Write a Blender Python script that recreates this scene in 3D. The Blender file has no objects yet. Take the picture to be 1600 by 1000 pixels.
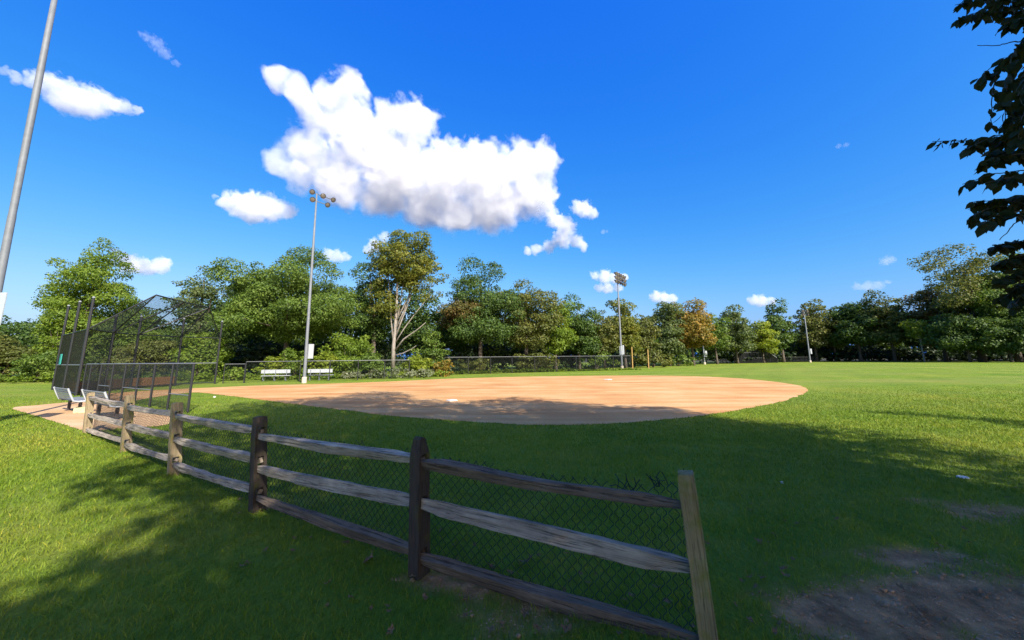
import bpy, bmesh, math, random
import numpy as np
from mathutils import Vector, Matrix, noise
from math import radians as R, pi, sin, cos, tan

random.seed(7)
RNG = np.random.default_rng(11)
scene = bpy.context.scene
COL = scene.collection

# ------------------------------------------------------------------ camera
F, CX, CY = 578.0, 800.0, 460.0          # focal length and principal point in photo pixels
CAMZ = 1.66
cam_d = bpy.data.cameras.new('camera')
cam = bpy.data.objects.new('camera', cam_d)
COL.objects.link(cam)
cam_d.sensor_width = 36.0
cam_d.lens = 36.0 * F / 1600.0
cam_d.shift_y = -(500 - CY) / 1600.0
cam_d.clip_start = 0.05
cam_d.clip_end = 20000
CM = Matrix.Translation((0, 0, CAMZ)) @ Matrix.Rotation(R(90) + math.atan(100 / F), 4, 'X') @ Matrix.Rotation(R(-0.6), 4, 'Z')
cam.matrix_world = CM
scene.camera = cam
CM3 = CM.to_3x3()
CMI = CM.inverted()


def ray(px, py):
    return CM3 @ Vector(((px - CX) / F, -(py - CY) / F, -1.0))


def G(px, py, z=0.0):
    """ground point seen at a photo pixel"""
    d = ray(px, py)
    t = (z - CAMZ) / d.z
    return Vector((d.x * t, d.y * t, z))


def P(px, py, D):
    """point at depth D (world y) seen at a photo pixel"""
    d = ray(px, py)
    t = D / d.y
    return Vector((d.x * t, D, CAMZ + d.z * t))


def proj(v):
    q = CMI @ Vector(v)
    if q.z > -0.01:
        return None
    return (CX + F * q.x / -q.z, CY - F * q.y / -q.z)


# ------------------------------------------------------------------ object helpers
def tag(o, label=None, cat=None, group=None, kind=None):
    if label: o['label'] = label
    if cat: o['category'] = cat
    if group: o['group'] = group
    if kind: o['kind'] = kind
    return o


def empty(name, loc, label=None, cat=None, group=None):
    o = bpy.data.objects.new(name, None)
    o.empty_display_size = 0.3
    o.location = loc
    COL.objects.link(o)
    return tag(o, label, cat, group)


def link(name, me, mat=None, parent=None, loc=None):
    o = bpy.data.objects.new(name, me)
    COL.objects.link(o)
    if mat is not None and not me.materials:
        me.materials.append(mat)
    if parent is not None:
        o.parent = parent
    if loc is not None:
        o.location = loc
    return o


class MB:
    """collects geometry, then builds one mesh object"""
    def __init__(s):
        s.v, s.f = [], []

    def add(s, vs, fs):
        b = len(s.v)
        s.v.extend(Vector(p) for p in vs)
        s.f.extend(tuple(i + b for i in f) for f in fs)

    def box(s, c, size, rot=None):
        x, y, z = size[0] / 2, size[1] / 2, size[2] / 2
        vs = [Vector((a, b, d)) for a in (-x, x) for b in (-y, y) for d in (-z, z)]
        if rot is not None:
            vs = [rot @ q for q in vs]
        c = Vector(c)
        s.add([q + c for q in vs], [(0, 1, 3, 2), (4, 6, 7, 5), (0, 4, 5, 1), (2, 3, 7, 6), (0, 2, 6, 4), (1, 5, 7, 3)])

    def tube(s, pts, rad, n=6, caps=True):
        pts = [Vector(p) for p in pts]
        m = len(pts)
        if not hasattr(rad, '__len__'):
            rad = [rad] * m
        b = len(s.v)
        t0 = (pts[1] - pts[0]).normalized()
        up = Vector((0, 0, 1)) if abs(t0.z) < 0.9 else Vector((1, 0, 0))
        u = t0.cross(up).normalized()
        for i in range(m):
            t = (pts[min(i + 1, m - 1)] - pts[max(i - 1, 0)]).normalized()
            u = (u - t * u.dot(t)).normalized()
            w = t.cross(u)
            for k in range(n):
                a = 2 * pi * k / n
                s.v.append(pts[i] + (u * cos(a) + w * sin(a)) * rad[i])
        for i in range(m - 1):
            for k in range(n):
                k2 = (k + 1) % n
                s.f.append((b + i * n + k, b + i * n + k2, b + (i + 1) * n + k2, b + (i + 1) * n + k))
        if caps:
            s.f.append(tuple(b + k for k in range(n))[::-1])
            s.f.append(tuple(b + (m - 1) * n + k for k in range(n)))

    def lathe(s, prof, axis_from, axis_dir, n=12):
        """profile [(t along the axis, radius)]"""
        d = Vector(axis_dir).normalized()
        up = Vector((0, 0, 1)) if abs(d.z) < 0.9 else Vector((1, 0, 0))
        u = d.cross(up).normalized(); w = d.cross(u)
        b = len(s.v)
        o = Vector(axis_from)
        for (t, r) in prof:
            for k in range(n):
                a = 2 * pi * k / n
                s.v.append(o + d * t + (u * cos(a) + w * sin(a)) * r)
        for i in range(len(prof) - 1):
            for k in range(n):
                k2 = (k + 1) % n
                s.f.append((b + i * n + k, b + i * n + k2, b + (i + 1) * n + k2, b + (i + 1) * n + k))
        s.f.append(tuple(b + k for k in range(n))[::-1])
        s.f.append(tuple(b + (len(prof) - 1) * n + k for k in range(n)))

    def mesh(s, name, smooth=False):
        me = bpy.data.meshes.new(name)
        me.from_pydata([tuple(q) for q in s.v], [], s.f)
        if smooth:
            me.polygons.foreach_set('use_smooth', [True] * len(me.polygons))
        me.update()
        return me

    def build(s, name, mat, parent=None, off=None, smooth=False):
        if off is not None:
            o = Vector(off)
            s.v = [q - o for q in s.v]
        return link(name, s.mesh(name, smooth), mat, parent)


def np_mesh(name, V, Fq, smooth=False):
    me = bpy.data.meshes.new(name)
    V = np.ascontiguousarray(V, dtype=np.float32)
    Fq = np.ascontiguousarray(Fq, dtype=np.int32)
    k = Fq.shape[1]
    me.vertices.add(len(V)); me.vertices.foreach_set('co', V.ravel())
    me.loops.add(Fq.size); me.loops.foreach_set('vertex_index', Fq.ravel())
    me.polygons.add(len(Fq))
    me.polygons.foreach_set('loop_start', np.arange(0, Fq.size, k, dtype=np.int32))
    me.update(calc_edges=True)
    if smooth:
        me.polygons.foreach_set('use_smooth', np.ones(len(Fq), dtype=bool))
    return me


# ------------------------------------------------------------------ materials
def new_mat(name):
    m = bpy.data.materials.new(name)
    m.use_nodes = True
    nt = m.node_tree
    b = nt.nodes['Principled BSDF']
    return m, nt, b


def N(nt, t, **kw):
    n = nt.nodes.new(t)
    for k, v in kw.items():
        setattr(n, k, v)
    return n


def ramp(nt, stops, interp='LINEAR'):
    n = nt.nodes.new('ShaderNodeValToRGB')
    n.color_ramp.interpolation = interp
    e = n.color_ramp.elements
    while len(e) < len(stops):
        e.new(0.5)
    for i, (p, c) in enumerate(stops):
        e[i].position = p
        e[i].color = (c[0], c[1], c[2], 1) if hasattr(c, '__len__') else (c, c, c, 1)
    return n


def mixc(nt, fac, a, b, mode='MIX'):
    n = nt.nodes.new('ShaderNodeMix')
    n.data_type = 'RGBA'; n.blend_type = mode
    def put(sock, v):
        if isinstance(v, bpy.types.NodeSocket): nt.links.new(v, sock)
        elif hasattr(v, '__len__'): sock.default_value = (v[0], v[1], v[2], 1)
        else: sock.default_value = v
    put(n.inputs[0], fac); put(n.inputs[6], a); put(n.inputs[7], b)
    return n.outputs[2]


def noise_tex(nt, vec, scale, detail=4, rough=0.55, dim='3D'):
    n = nt.nodes.new('ShaderNodeTexNoise')
    n.noise_dimensions = dim
    n.inputs['Scale'].default_value = scale
    n.inputs['Detail'].default_value = detail
    n.inputs['Roughness'].default_value = rough
    if vec is not None: nt.links.new(vec, n.inputs['Vector'])
    return n.outputs['Fac']


def mapping(nt, vec, scale=(1, 1, 1), rot=(0, 0, 0)):
    n = nt.nodes.new('ShaderNodeMapping')
    n.inputs['Scale'].default_value = scale
    n.inputs['Rotation'].default_value = rot
    nt.links.new(vec, n.inputs['Vector'])
    return n.outputs['Vector']


def bump(nt, b, h, strength, dist):
    n = nt.nodes.new('ShaderNodeBump')
    n.inputs['Strength'].default_value = strength
    n.inputs['Distance'].default_value = dist
    nt.links.new(h, n.inputs['Height'])
    nt.links.new(n.outputs['Normal'], b.inputs['Normal'])


def leaf_mat(name, c1, c2, c3, trans=0.35, rough=0.55, objvar=0.0, spec=0.3):
    """leaf colour varies leaf by leaf between three greens; a share of the light passes through"""
    m, nt, b = new_mat(name)
    g = N(nt, 'ShaderNodeNewGeometry')
    r = ramp(nt, [(0.0, c1), (0.55, c2), (1.0, c3)])
    co = N(nt, 'ShaderNodeTexCoord').outputs['Object']
    nz = noise_tex(nt, co, 0.55, 2)
    mx = N(nt, 'ShaderNodeMath', operation='MULTIPLY_ADD')
    nt.links.new(g.outputs['Random Per Island'], mx.inputs[0]); mx.inputs[1].default_value = 0.55
    sc = N(nt, 'ShaderNodeMath', operation='MULTIPLY_ADD')
    nt.links.new(nz, sc.inputs[0]); sc.inputs[1].default_value = 1.5; sc.inputs[2].default_value = -0.52
    nt.links.new(sc.outputs[0], mx.inputs[2])
    nt.links.new(mx.outputs[0], r.inputs[0])
    col = r.outputs[0]
    nt.links.new(col, b.inputs['Base Color'])
    b.inputs['Roughness'].default_value = rough
    b.inputs['Specular IOR Level'].default_value = spec
    tr = N(nt, 'ShaderNodeBsdfTranslucent')
    tc = mixc(nt, 1.0, col, (1.6, 1.5, 0.55), 'MULTIPLY')
    nt.links.new(tc, tr.inputs['Color'])
    ms = N(nt, 'ShaderNodeMixShader'); ms.inputs[0].default_value = trans
    nt.links.new(b.outputs[0], ms.inputs[1]); nt.links.new(tr.outputs[0], ms.inputs[2])
    nt.links.new(ms.outputs[0], nt.nodes['Material Output'].inputs['Surface'])
    return m


LEAF = {
    'dark':   leaf_mat('leaf_dark_green',   (0.034, 0.065, 0.015), (0.066, 0.117, 0.022), (0.123, 0.179, 0.032)),
    'mid':    leaf_mat('leaf_mid_green',    (0.052, 0.093, 0.015), (0.104, 0.164, 0.024), (0.179, 0.234, 0.036)),
    'olive':  leaf_mat('leaf_olive_green',  (0.062, 0.082, 0.018), (0.112, 0.129, 0.028), (0.186, 0.178, 0.040)),
    'bright': leaf_mat('leaf_bright_green', (0.078, 0.132, 0.014), (0.147, 0.218, 0.023), (0.232, 0.290, 0.034), trans=.42),
    'lime':   leaf_mat('leaf_lime_green',   (0.116, 0.165, 0.016), (0.202, 0.251, 0.025), (0.295, 0.317, 0.037), trans=.45),
    'gold':   leaf_mat('leaf_turning_gold', (0.093, 0.106, 0.018), (0.202, 0.152, 0.025), (0.357, 0.198, 0.029)),
    'rust':   leaf_mat('leaf_rusty_olive',  (0.070, 0.079, 0.021), (0.124, 0.106, 0.028), (0.209, 0.116, 0.040)),
    'yellowgreen': leaf_mat('leaf_yellowing', (0.078, 0.103, 0.016), (0.139, 0.158, 0.023), (0.225, 0.212, 0.032)),
    'blue':   leaf_mat('leaf_grey_green',   (0.049, 0.078, 0.026), (0.095, 0.132, 0.041), (0.170, 0.195, 0.060)),
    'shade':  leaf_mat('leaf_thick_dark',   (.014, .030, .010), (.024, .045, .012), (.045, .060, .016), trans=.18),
    'bloom':  leaf_mat('leaf_grey_bloom',   (.120, .150, .070), (.220, .240, .140), (.380, .380, .270)),
}


def bark_mat(name, c1, c2):
    m, nt, b = new_mat(name)
    co = N(nt, 'ShaderNodeTexCoord').outputs['Object']
    f = noise_tex(nt, mapping(nt, co, (6, 6, 1.2)), 2.0, 6)
    r = ramp(nt, [(.3, c1), (.7, c2)])
    nt.links.new(f, r.inputs[0]); nt.links.new(r.outputs[0], b.inputs['Base Color'])
    b.inputs['Roughness'].default_value = .9
    bump(nt, b, f, .7, .03)
    return m


BARK = bark_mat('bark_brown', (.045, .035, .025), (.14, .11, .085))
PALEBARK = bark_mat('bark_pale', (.15, .13, .105), (.34, .30, .255))


def metal_mat(name, col, rough=.5, metallic=0.0, var=.12):
    m, nt, b = new_mat(name)
    co = N(nt, 'ShaderNodeTexCoord').outputs['Object']
    f = noise_tex(nt, co, 6.0, 5)
    c = mixc(nt, f, [x * (1 - var) for x in col], [min(1, x * (1 + var)) for x in col])
    nt.links.new(c, b.inputs['Base Color'])
    b.inputs['Roughness'].default_value = rough
    b.inputs['Metallic'].default_value = metallic
    return m


GALV = metal_mat('galvanised_steel', (.145, .157, .172), .6, 0, .3)
BLACKM = metal_mat('black_coated_steel', (.018, .018, .020), .45)
WIREM = metal_mat('black_vinyl_wire', (.012, .014, .013), .5)
GREYRAIL = metal_mat('grey_rail_steel', (.16, .165, .17), .5, .2)
ALU = metal_mat('white_aluminium', (.40, .42, .44), .45, .1, .1)
BOXM = metal_mat('pale_grey_box', (.33, .35, .37), .5, 0, .08)
CREAM = metal_mat('pale_painted_metal', (.25, .265, .275), .5, .1, .25)
DARKM = metal_mat('dark_bronze_metal', (.05, .04, .04), .55)
BOWL = metal_mat('lamp_reflector', (.30, .27, .22), .25, .6)
GLASSM = metal_mat('lamp_glass', (.15, .13, .11), .08)
CONC = metal_mat('concrete', (.50, .42, .33), .9, 0, .15)
ORANGE = metal_mat('orange_painted_post', (.36, .22, .07), .6)
TEAL = metal_mat('teal_vinyl', (.02, .24, .20), .5)
WHITE = metal_mat('white_rubber', (.58, .55, .50), .7, 0, .12)
SIGNW = metal_mat('white_sign_face', (.36, .40, .43), .5, 0, .05)
BLOCKM = metal_mat('yellowed_concrete_block', (.46, .44, .24), .9, 0, .2)


def wood_mat(name, dark, light, axis, moss=None, crack=.5):
    """weathered split wood: grain stretched along one axis of the object"""
    m, nt, b = new_mat(name)
    co = N(nt, 'ShaderNodeTexCoord').outputs['Object']
    oi = N(nt, 'ShaderNodeObjectInfo')
    add = N(nt, 'ShaderNodeVectorMath', operation='ADD')
    sc = N(nt, 'ShaderNodeVectorMath', operation='SCALE'); sc.inputs['Scale'].default_value = 37.0
    cmb = N(nt, 'ShaderNodeCombineXYZ')
    for k in range(3): nt.links.new(oi.outputs['Random'], cmb.inputs[k])
    nt.links.new(cmb.outputs[0], sc.inputs[0]); nt.links.new(co, add.inputs[0]); nt.links.new(sc.outputs[0], add.inputs[1])
    v = add.outputs[0]
    s1 = [34, 34, 34]; s1[axis] = 1.6
    s2 = [90, 90, 90]; s2[axis] = 3.0
    g1 = noise_tex(nt, mapping(nt, v, s1), 1.0, 6, .65)
    g2 = noise_tex(nt, mapping(nt, v, s2), 1.0, 4, .6)
    big = noise_tex(nt, v, 3.2, 4, .6)
    r = ramp(nt, [(.28, dark), (.50, [(a + c) / 2 for a, c in zip(dark, light)]), (.72, light)])
    mx = N(nt, 'ShaderNodeMath', operation='MULTIPLY_ADD'); nt.links.new(g1, mx.inputs[0]); mx.inputs[1].default_value = .55
    m2 = N(nt, 'ShaderNodeMath', operation='MULTIPLY'); nt.links.new(big, m2.inputs[0]); m2.inputs[1].default_value = .45
    nt.links.new(m2.outputs[0], mx.inputs[2])
    nt.links.new(mx.outputs[0], r.inputs[0])
    cr = ramp(nt, [(.36, 0.10), (.47, 1.0)])
    nt.links.new(g2, cr.inputs[0])
    c = mixc(nt, crack, r.outputs[0], mixc(nt, 1.0, r.outputs[0], cr.outputs[0], 'MULTIPLY'))
    if moss:
        mf = ramp(nt, [(.50, 0), (.66, 1)])
        nt.links.new(noise_tex(nt, v, 5.0, 5, .6), mf.inputs[0])
        c = mixc(nt, mf.outputs[0], c, moss)
    nt.links.new(c, b.inputs['Base Color'])
    b.inputs['Roughness'].default_value = .85
    b.inputs['Specular IOR Level'].default_value = .25
    hs = N(nt, 'ShaderNodeMath', operation='ADD'); nt.links.new(g1, hs.inputs[0]); nt.links.new(g2, hs.inputs[1])
    bump(nt, b, hs.outputs[0], 1.0, .012)
    return m


RAIL_GREY = wood_mat('weathered_grey_rail', (.095, .075, .060), (.60, .50, .38), 0, None, .75)
RAIL_DARK = wood_mat('dark_weathered_rail', (.050, .036, .028), (.27, .195, .13), 0, None, .75)
POST_TAN = wood_mat('tan_post', (.17, .125, .07), (.38, .295, .17), 2, (.26, .22, .06), .4)
POST_DARK = wood_mat('dark_post', (.030, .022, .018), (.10, .075, .055), 2, (.085, .080, .022), .5)
POST_OLIVE = wood_mat('mossy_post', (.19, .145, .065), (.46, .36, .18), 2, (.20, .19, .03), .6)
PLY = wood_mat('brown_kick_board', (.20, .09, .035), (.36, .18, .075), 0, None, .2)


def grass_colour(nt, vec):
    big = noise_tex(nt, vec, .22, 3, .55)
    med = noise_tex(nt, vec, 1.7, 4, .6)
    r = ramp(nt, [(.32, (.092, .172, .012)), (.50, (.150, .222, .016)), (.68, (.235, .262, .030))])
    a = N(nt, 'ShaderNodeMath', operation='MULTIPLY_ADD'); nt.links.new(big, a.inputs[0]); a.inputs[1].default_value = .55
    b2 = N(nt, 'ShaderNodeMath', operation='MULTIPLY'); nt.links.new(med, b2.inputs[0]); b2.inputs[1].default_value = .45
    nt.links.new(b2.outputs[0], a.inputs[2]); nt.links.new(a.outputs[0], r.inputs[0])
    return r.outputs[0]


def soil_colour(nt, vec, c1=(.22, .105, .045), c2=(.66, .35, .16)):
    f = noise_tex(nt, vec, 5.0, 7, .65)
    r = ramp(nt, [(.3, c1), (.7, c2)])
    nt.links.new(f, r.inputs[0])
    return r.outputs[0], f


# ground: grass with worn soil where the 'bare' attribute says so
GROUND, nt, b = new_mat('lawn')
pos = N(nt, 'ShaderNodeNewGeometry').outputs['Position']
gc = grass_colour(nt, pos)
fine = noise_tex(nt, mapping(nt, pos, (1, .45, 1), (0, 0, .6)), 26.0, 5, .7)
fr = ramp(nt, [(.25, .66), (.75, 1.28)])
nt.links.new(fine, fr.inputs[0])
gc2 = mixc(nt, 1.0, gc, fr.outputs[0], 'MULTIPLY')
# broad mowing swathes
wv = N(nt, 'ShaderNodeTexWave', wave_type='BANDS', bands_direction='X')
wv.inputs['Scale'].default_value = .11; wv.inputs['Distortion'].default_value = 2.2; wv.inputs['Detail'].default_value = 2; wv.inputs['Detail Scale'].default_value = .35
nt.links.new(mapping(nt, pos, (1, 1, 1), (0, 0, R(35))), wv.inputs['Vector'])
wr = ramp(nt, [(.2, .965), (.8, 1.035)]); nt.links.new(wv.outputs['Fac'], wr.inputs[0])
gc3 = mixc(nt, 1.0, gc2, wr.outputs[0], 'MULTIPLY')
# thin and dry streaks over the outfield
dr_ = ramp(nt, [(.42, 0), (.68, .55)]); nt.links.new(noise_tex(nt, mapping(nt, pos, (.05, .28, 1), (0, 0, .25)), 1.0, 5, .62), dr_.inputs[0])
gc3 = mixc(nt, dr_.outputs[0], gc3, (.235, .235, .060))
sc_, sf = soil_colour(nt, pos)
at = N(nt, 'ShaderNodeAttribute', attribute_name='bare')
ln = N(nt, 'ShaderNodeVectorMath', operation='LENGTH'); nt.links.new(pos, ln.inputs[0])
fl_ = N(nt, 'ShaderNodeMapRange'); fl_.inputs['From Min'].default_value = 125; fl_.inputs['From Max'].default_value = 140
nt.links.new(ln.outputs['Value'], fl_.inputs['Value'])
c = mixc(nt, at.outputs['Fac'], mixc(nt, fl_.outputs[0], gc3, (.06, .055, .035)), sc_)
nt.links.new(c, b.inputs['Base Color'])
b.inputs['Roughness'].default_value = .9; b.inputs['Specular IOR Level'].default_value = .15
hh = N(nt, 'ShaderNodeMath', operation='ADD'); nt.links.new(fine, hh.inputs[0]); nt.links.new(sf, hh.inputs[1])
bump(nt, b, hh.outputs[0], 1.0, .05)

BLADE, nt, b = new_mat('grass_blade')
pos = N(nt, 'ShaderNodeNewGeometry')
gc = grass_colour(nt, pos.outputs['Position'])
rr = ramp(nt, [(0, (.72, .75, .7)), (.85, (1.25, 1.2, 1.1)), (.96, (1.9, 1.45, 1.6)), (1, (2.3, 1.5, 2.2))])
nt.links.new(pos.outputs['Random Per Island'], rr.inputs[0])
c = mixc(nt, 1.0, gc, rr.outputs[0], 'MULTIPLY')
nt.links.new(c, b.inputs['Base Color']); b.inputs['Roughness'].default_value = .6; b.inputs['Specular IOR Level'].default_value = .25
tr = N(nt, 'ShaderNodeBsdfTranslucent'); nt.links.new(mixc(nt, 1.0, c, (1.3, 1.25, .7), 'MULTIPLY'), tr.inputs['Color'])
ms = N(nt, 'ShaderNodeMixShader'); ms.inputs[0].default_value = .3
nt.links.new(b.outputs[0], ms.inputs[1]); nt.links.new(tr.outputs[0], ms.inputs[2]); nt.links.new(ms.outputs[0], nt.nodes['Material Output'].inputs['Surface'])


def clay_mat(name, c1, c2, c3, rot):
    m, nt, b = new_mat(name)
    pos = N(nt, 'ShaderNodeNewGeometry').outputs['Position']
    st = noise_tex(nt, mapping(nt, pos, (.10, 1.1, 1), (0, 0, rot)), 1.0, 6, .6)      # rake streaks
    sp = noise_tex(nt, pos, .35, 4, .6)
    fi = noise_tex(nt, pos, 14.0, 5, .7)
    r = ramp(nt, [(.36, c1), (.5, c2), (.62, c3)])
    a = N(nt, 'ShaderNodeMath', operation='MULTIPLY_ADD'); nt.links.new(st, a.inputs[0]); a.inputs[1].default_value = .55
    a2 = N(nt, 'ShaderNodeMath', operation='MULTIPLY'); nt.links.new(sp, a2.inputs[0]); a2.inputs[1].default_value = .45
    nt.links.new(a2.outputs[0], a.inputs[2]); nt.links.new(a.outputs[0], r.inputs[0])
    fr = ramp(nt, [(.3, .82), (.7, 1.12)]); nt.links.new(fi, fr.inputs[0])
    nt.links.new(mixc(nt, 1.0, r.outputs[0], fr.outputs[0], 'MULTIPLY'), b.inputs['Base Color'])
    b.inputs['Roughness'].default_value = .95; b.inputs['Specular IOR Level'].default_value = .1
    bump(nt, b, fi, .5, .02)
    return m


CLAY = clay_mat('infield_clay', (.42, .185, .070), (.52, .285, .115), (.60, .38, .185), R(-30))
PADM = clay_mat('bench_pad_clay', (.42, .25, .12), (.52, .33, .17), (.58, .40, .23), R(20))

# ------------------------------------------------------------------ world and sun
SUN_AZ = Vector((.55, -.84)).normalized()      # horizontal direction towards the sun
SUN_EL = R(36)
w = bpy.data.worlds.new('World'); scene.world = w; w.use_nodes = True
nt = w.node_tree
bg = nt.nodes['Background']
sky = N(nt, 'ShaderNodeTexSky', sky_type='NISHITA', sun_disc=False)
sky.sun_elevation = SUN_EL
sky.sun_rotation = math.atan2(SUN_AZ.x, SUN_AZ.y)
sky.air_density = 1.0; sky.dust_density = 2.0; sky.ozone_density = 2.0
# the deep, even blue of a dry late-summer sky: each channel gets its own tone curve
sep = N(nt, 'ShaderNodeSeparateColor'); cmb = N(nt, 'ShaderNodeCombineColor')
nt.links.new(sky.outputs[0], sep.inputs[0])


def mth(op, x, y, z=None):
    n = N(nt, 'ShaderNodeMath', operation=op)
    for i_, q in enumerate((x, y, z)):
        if q is None: continue
        if isinstance(q, (int, float)): n.inputs[i_].default_value = q
        else: nt.links.new(q, n.inputs[i_])
    return n.outputs[0]


for ch, (pw, kk, tt, ss) in enumerate(((2.27, 2.52, .30, 1.0), (1.03, .78, .40, .80), (.195, .57, .45, .60))):
    x = mth('MULTIPLY', sep.outputs[ch], .1)
    y = mth('MULTIPLY', mth('POWER', mth('MINIMUM', x, tt), pw), kk * 10)
    z = mth('MULTIPLY', mth('MAXIMUM', mth('SUBTRACT', x, tt), 0.0), ss * 10)
    nt.links.new(mth('ADD', y, z), cmb.inputs[ch])
nt.links.new(cmb.outputs[0], bg.inputs['Color'])
bg.inputs['Strength'].default_value = 0.10
sd = bpy.data.lights.new('sun', 'SUN'); sd.energy = 4.6; sd.angle = R(.53); sd.color = (1, .95, .86)
so = bpy.data.objects.new('sun', sd); COL.objects.link(so)
sv = Vector((SUN_AZ.x * cos(SUN_EL), SUN_AZ.y * cos(SUN_EL), sin(SUN_EL)))
so.rotation_euler = sv.to_track_quat('Z', 'Y').to_euler()
so.location = (10, -15, 30)

# ------------------------------------------------------------------ ground shapes
def smooth_poly(pts, sub=6, jit=0.0, seed=1):
    """closed Catmull-Rom outline through ground points with a slightly ragged edge"""
    rnd = random.Random(seed)
    n = len(pts); out = []
    for i in range(n):
        p0, p1, p2, p3 = (pts[(i + k - 1) % n] for k in range(4))
        L = (p2 - p1).length
        m = max(2, int(L / .18)) if jit else sub
        for k in range(m):
            t = k / m
            q = .5 * ((2 * p1) + (p2 - p0) * t + (2 * p0 - 5 * p1 + 4 * p2 - p3) * t * t + (3 * p1 - p0 - 3 * p2 + p3) * t ** 3)
            if jit:
                q = q + Vector((noise.noise(q * 1.3) + .7 * noise.noise(q * 4.1), noise.noise(q * 1.3 + Vector((9, 3, 1))) + .7 * noise.noise(q * 4.1 + Vector((5, 1, 2))), 0)) * jit
            out.append(q)
    return out


INF_PX = [(185, 629), (240, 621), (300, 613.5), (345, 617), (430, 628), (520, 639), (600, 649), (700, 657), (780, 662), (860, 665),
          (960, 662), (1040, 656), (1110, 648), (1180, 636), (1230, 625), (1256, 615), (1262, 608), (1235, 600), (1170, 592.5),
          (1100, 588.5), (1020, 587), (940, 587), (860, 588), (780, 589.5), (700, 592), (600, 596.5), (500, 600), (420, 602),
          (345, 605), (280, 608), (225, 611), (180, 614), (140, 618)]
INF = smooth_poly([G(*p) for p in INF_PX], jit=.08)
PAD_PX = [(20, 638), (58, 633.5), (110, 629), (160, 630), (200, 639), (235, 646), (268, 653), (262, 664), (225, 668), (180, 671), (136, 674), (100, 664), (60, 651.5)]
PAD = smooth_poly([G(*p) for p in PAD_PX], jit=.03)


def in_poly(x, y, poly):
    px = np.array([p.x for p in poly]); py = np.array([p.y for p in poly])
    inside = np.zeros(len(x), dtype=bool)
    j = len(px) - 1
    for i in range(len(px)):
        cond = ((py[i] > y) != (py[j] > y))
        xi = (px[j] - px[i]) * (y - py[i]) / (py[j] - py[i] + 1e-12) + px[i]
        inside ^= cond & (x < xi)
        j = i
    return inside


def bare_mask(x, y):
    """how worn the turf is, 0..1"""
    v = Vector((x, y, 0))
    n1 = noise.fractal(v * .9 + Vector((3, 7, 0)), 1.0, 2.0, 4)
    n2 = noise.fractal(v * 4.0, 1.0, 2.0, 4)
    m = 0.0
    for (cx, cy, rx, ry, k) in BARE:
        d = math.hypot((x - cx) / rx, (y - cy) / ry)
        m = max(m, k * (1.15 - d) + .38 * n1 + .25 * n2)
    # worn line under the split rail fence
    for a, c2 in FENCE_SEGS:
        ab = c2 - a
        t = max(0, min(1, ((x - a.x) * ab.x + (y - a.y) * ab.y) / ab.length_squared))
        d = math.hypot(x - a.x - ab.x * t, y - a.y - ab.y * t)
        if d < .7:
            m = max(m, (.66 if a.y < 2.6 else .75) - d / (.34 if a.y < 2.6 else .16) + .5 * n1 + .3 * n2)
    return min(1.0, max(0.0, (m - .30) * 2.2))


BARE = []
for (px, py, rx, ry, k) in [(1330, 960, 1.0, .45, 1.1), (1480, 930, .9, .45, 1.0), (1420, 870, .75, .30, .95), (1600, 960, 1.0, .6, 1.0), (1180, 1120, 1.2, .5, 1.0),
                            (1560, 800, .9, .5, .62), (1420, 780, .6, .3, .5), (870, 970, .8, .35, .62)]:
    g = G(px, py); BARE.append((g.x, g.y, rx, ry, k))
POST_PX = [  # base px, base py, top px, top py
    (1108, 1008, 1070, 735), (655, 895, 656, 683), (402, 797, 406, 650), (272, 742, 277, 628), (196, 705, 203, 617), (136, 677, 142, 613)]
POSTS = [G(p[0], p[1]) for p in POST_PX]
FENCE_SEGS = [(POSTS[0], POSTS[1])] + [(POSTS[i], POSTS[i] + Vector((.05, 0, 0))) for i in range(1, 6)]


def gz(x, y):
    """gentle unevenness of the near turf"""
    k = max(0.0, min(1.0, (8.5 - y) / 3.0))
    if x < -7: k *= max(0.0, 1 - (-7 - x) / 2)
    if k <= 0: return 0.0
    v = Vector((x, y, 0))
    return k * (.020 * noise.noise(v * .8) + .010 * noise.noise(v * 2.3) + .006 * noise.noise(v * 6.0) * (1.5 if x > 1.2 else .7))


def axis(lo, hi, step, far):
    a = [-f for f in far[::-1]] if lo < 0 else []
    xs = [v for v in a if v < lo - .5] + list(np.arange(lo, hi + 1e-6, step)) + [f for f in far if f > hi + .5]
    return xs


XS = axis(-12, 10, .11, [14, 20, 30, 45, 70, 110, 180, 300, 600, 1500, 4000])
YS = [-4000, -1500, -600, -300, -150, -80, -40, -20, -10, -5, -2, 0] + list(np.arange(.6, 9.4, .09)) + [10, 11, 13, 16, 20, 26, 34, 45, 60, 80, 110, 150, 220, 350, 700, 1500, 4000]
gv, gb = [], []
for y in YS:
    for x in XS:
        near = (-12 <= x <= 10 and .6 <= y <= 9.4)
        bm_ = bare_mask(x, y) if near else 0.0
        gv.append((x, y, (gz(x, y) - .012 * bm_) if near else 0.0)); gb.append(bm_)
nx = len(XS)
gf = [(j * nx + i, j * nx + i + 1, (j + 1) * nx + i + 1, (j + 1) * nx + i) for j in range(len(YS) - 1) for i in range(nx - 1)]
gme = np_mesh('ground', np.array(gv), np.array(gf), True)
att = gme.attributes.new('bare', 'FLOAT', 'POINT'); att.data.foreach_set('value', np.array(gb, dtype=np.float32))
tag(link('ground', gme, GROUND), kind='structure')


def sheet(name, poly, z, mat):
    bm = bmesh.new()
    vs = [bm.verts.new((p.x, p.y, z)) for p in poly]
    f = bm.faces.new(vs)
    if f.normal.z < 0: f.normal_flip()
    bmesh.ops.triangulate(bm, faces=[f])
    me = bpy.data.meshes.new(name); bm.to_mesh(me); bm.free()
    return tag(link(name, me, mat), kind='structure')


sheet('infield', INF, .008, CLAY)
sheet('bench_pad', PAD, .012, PADM)

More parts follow.
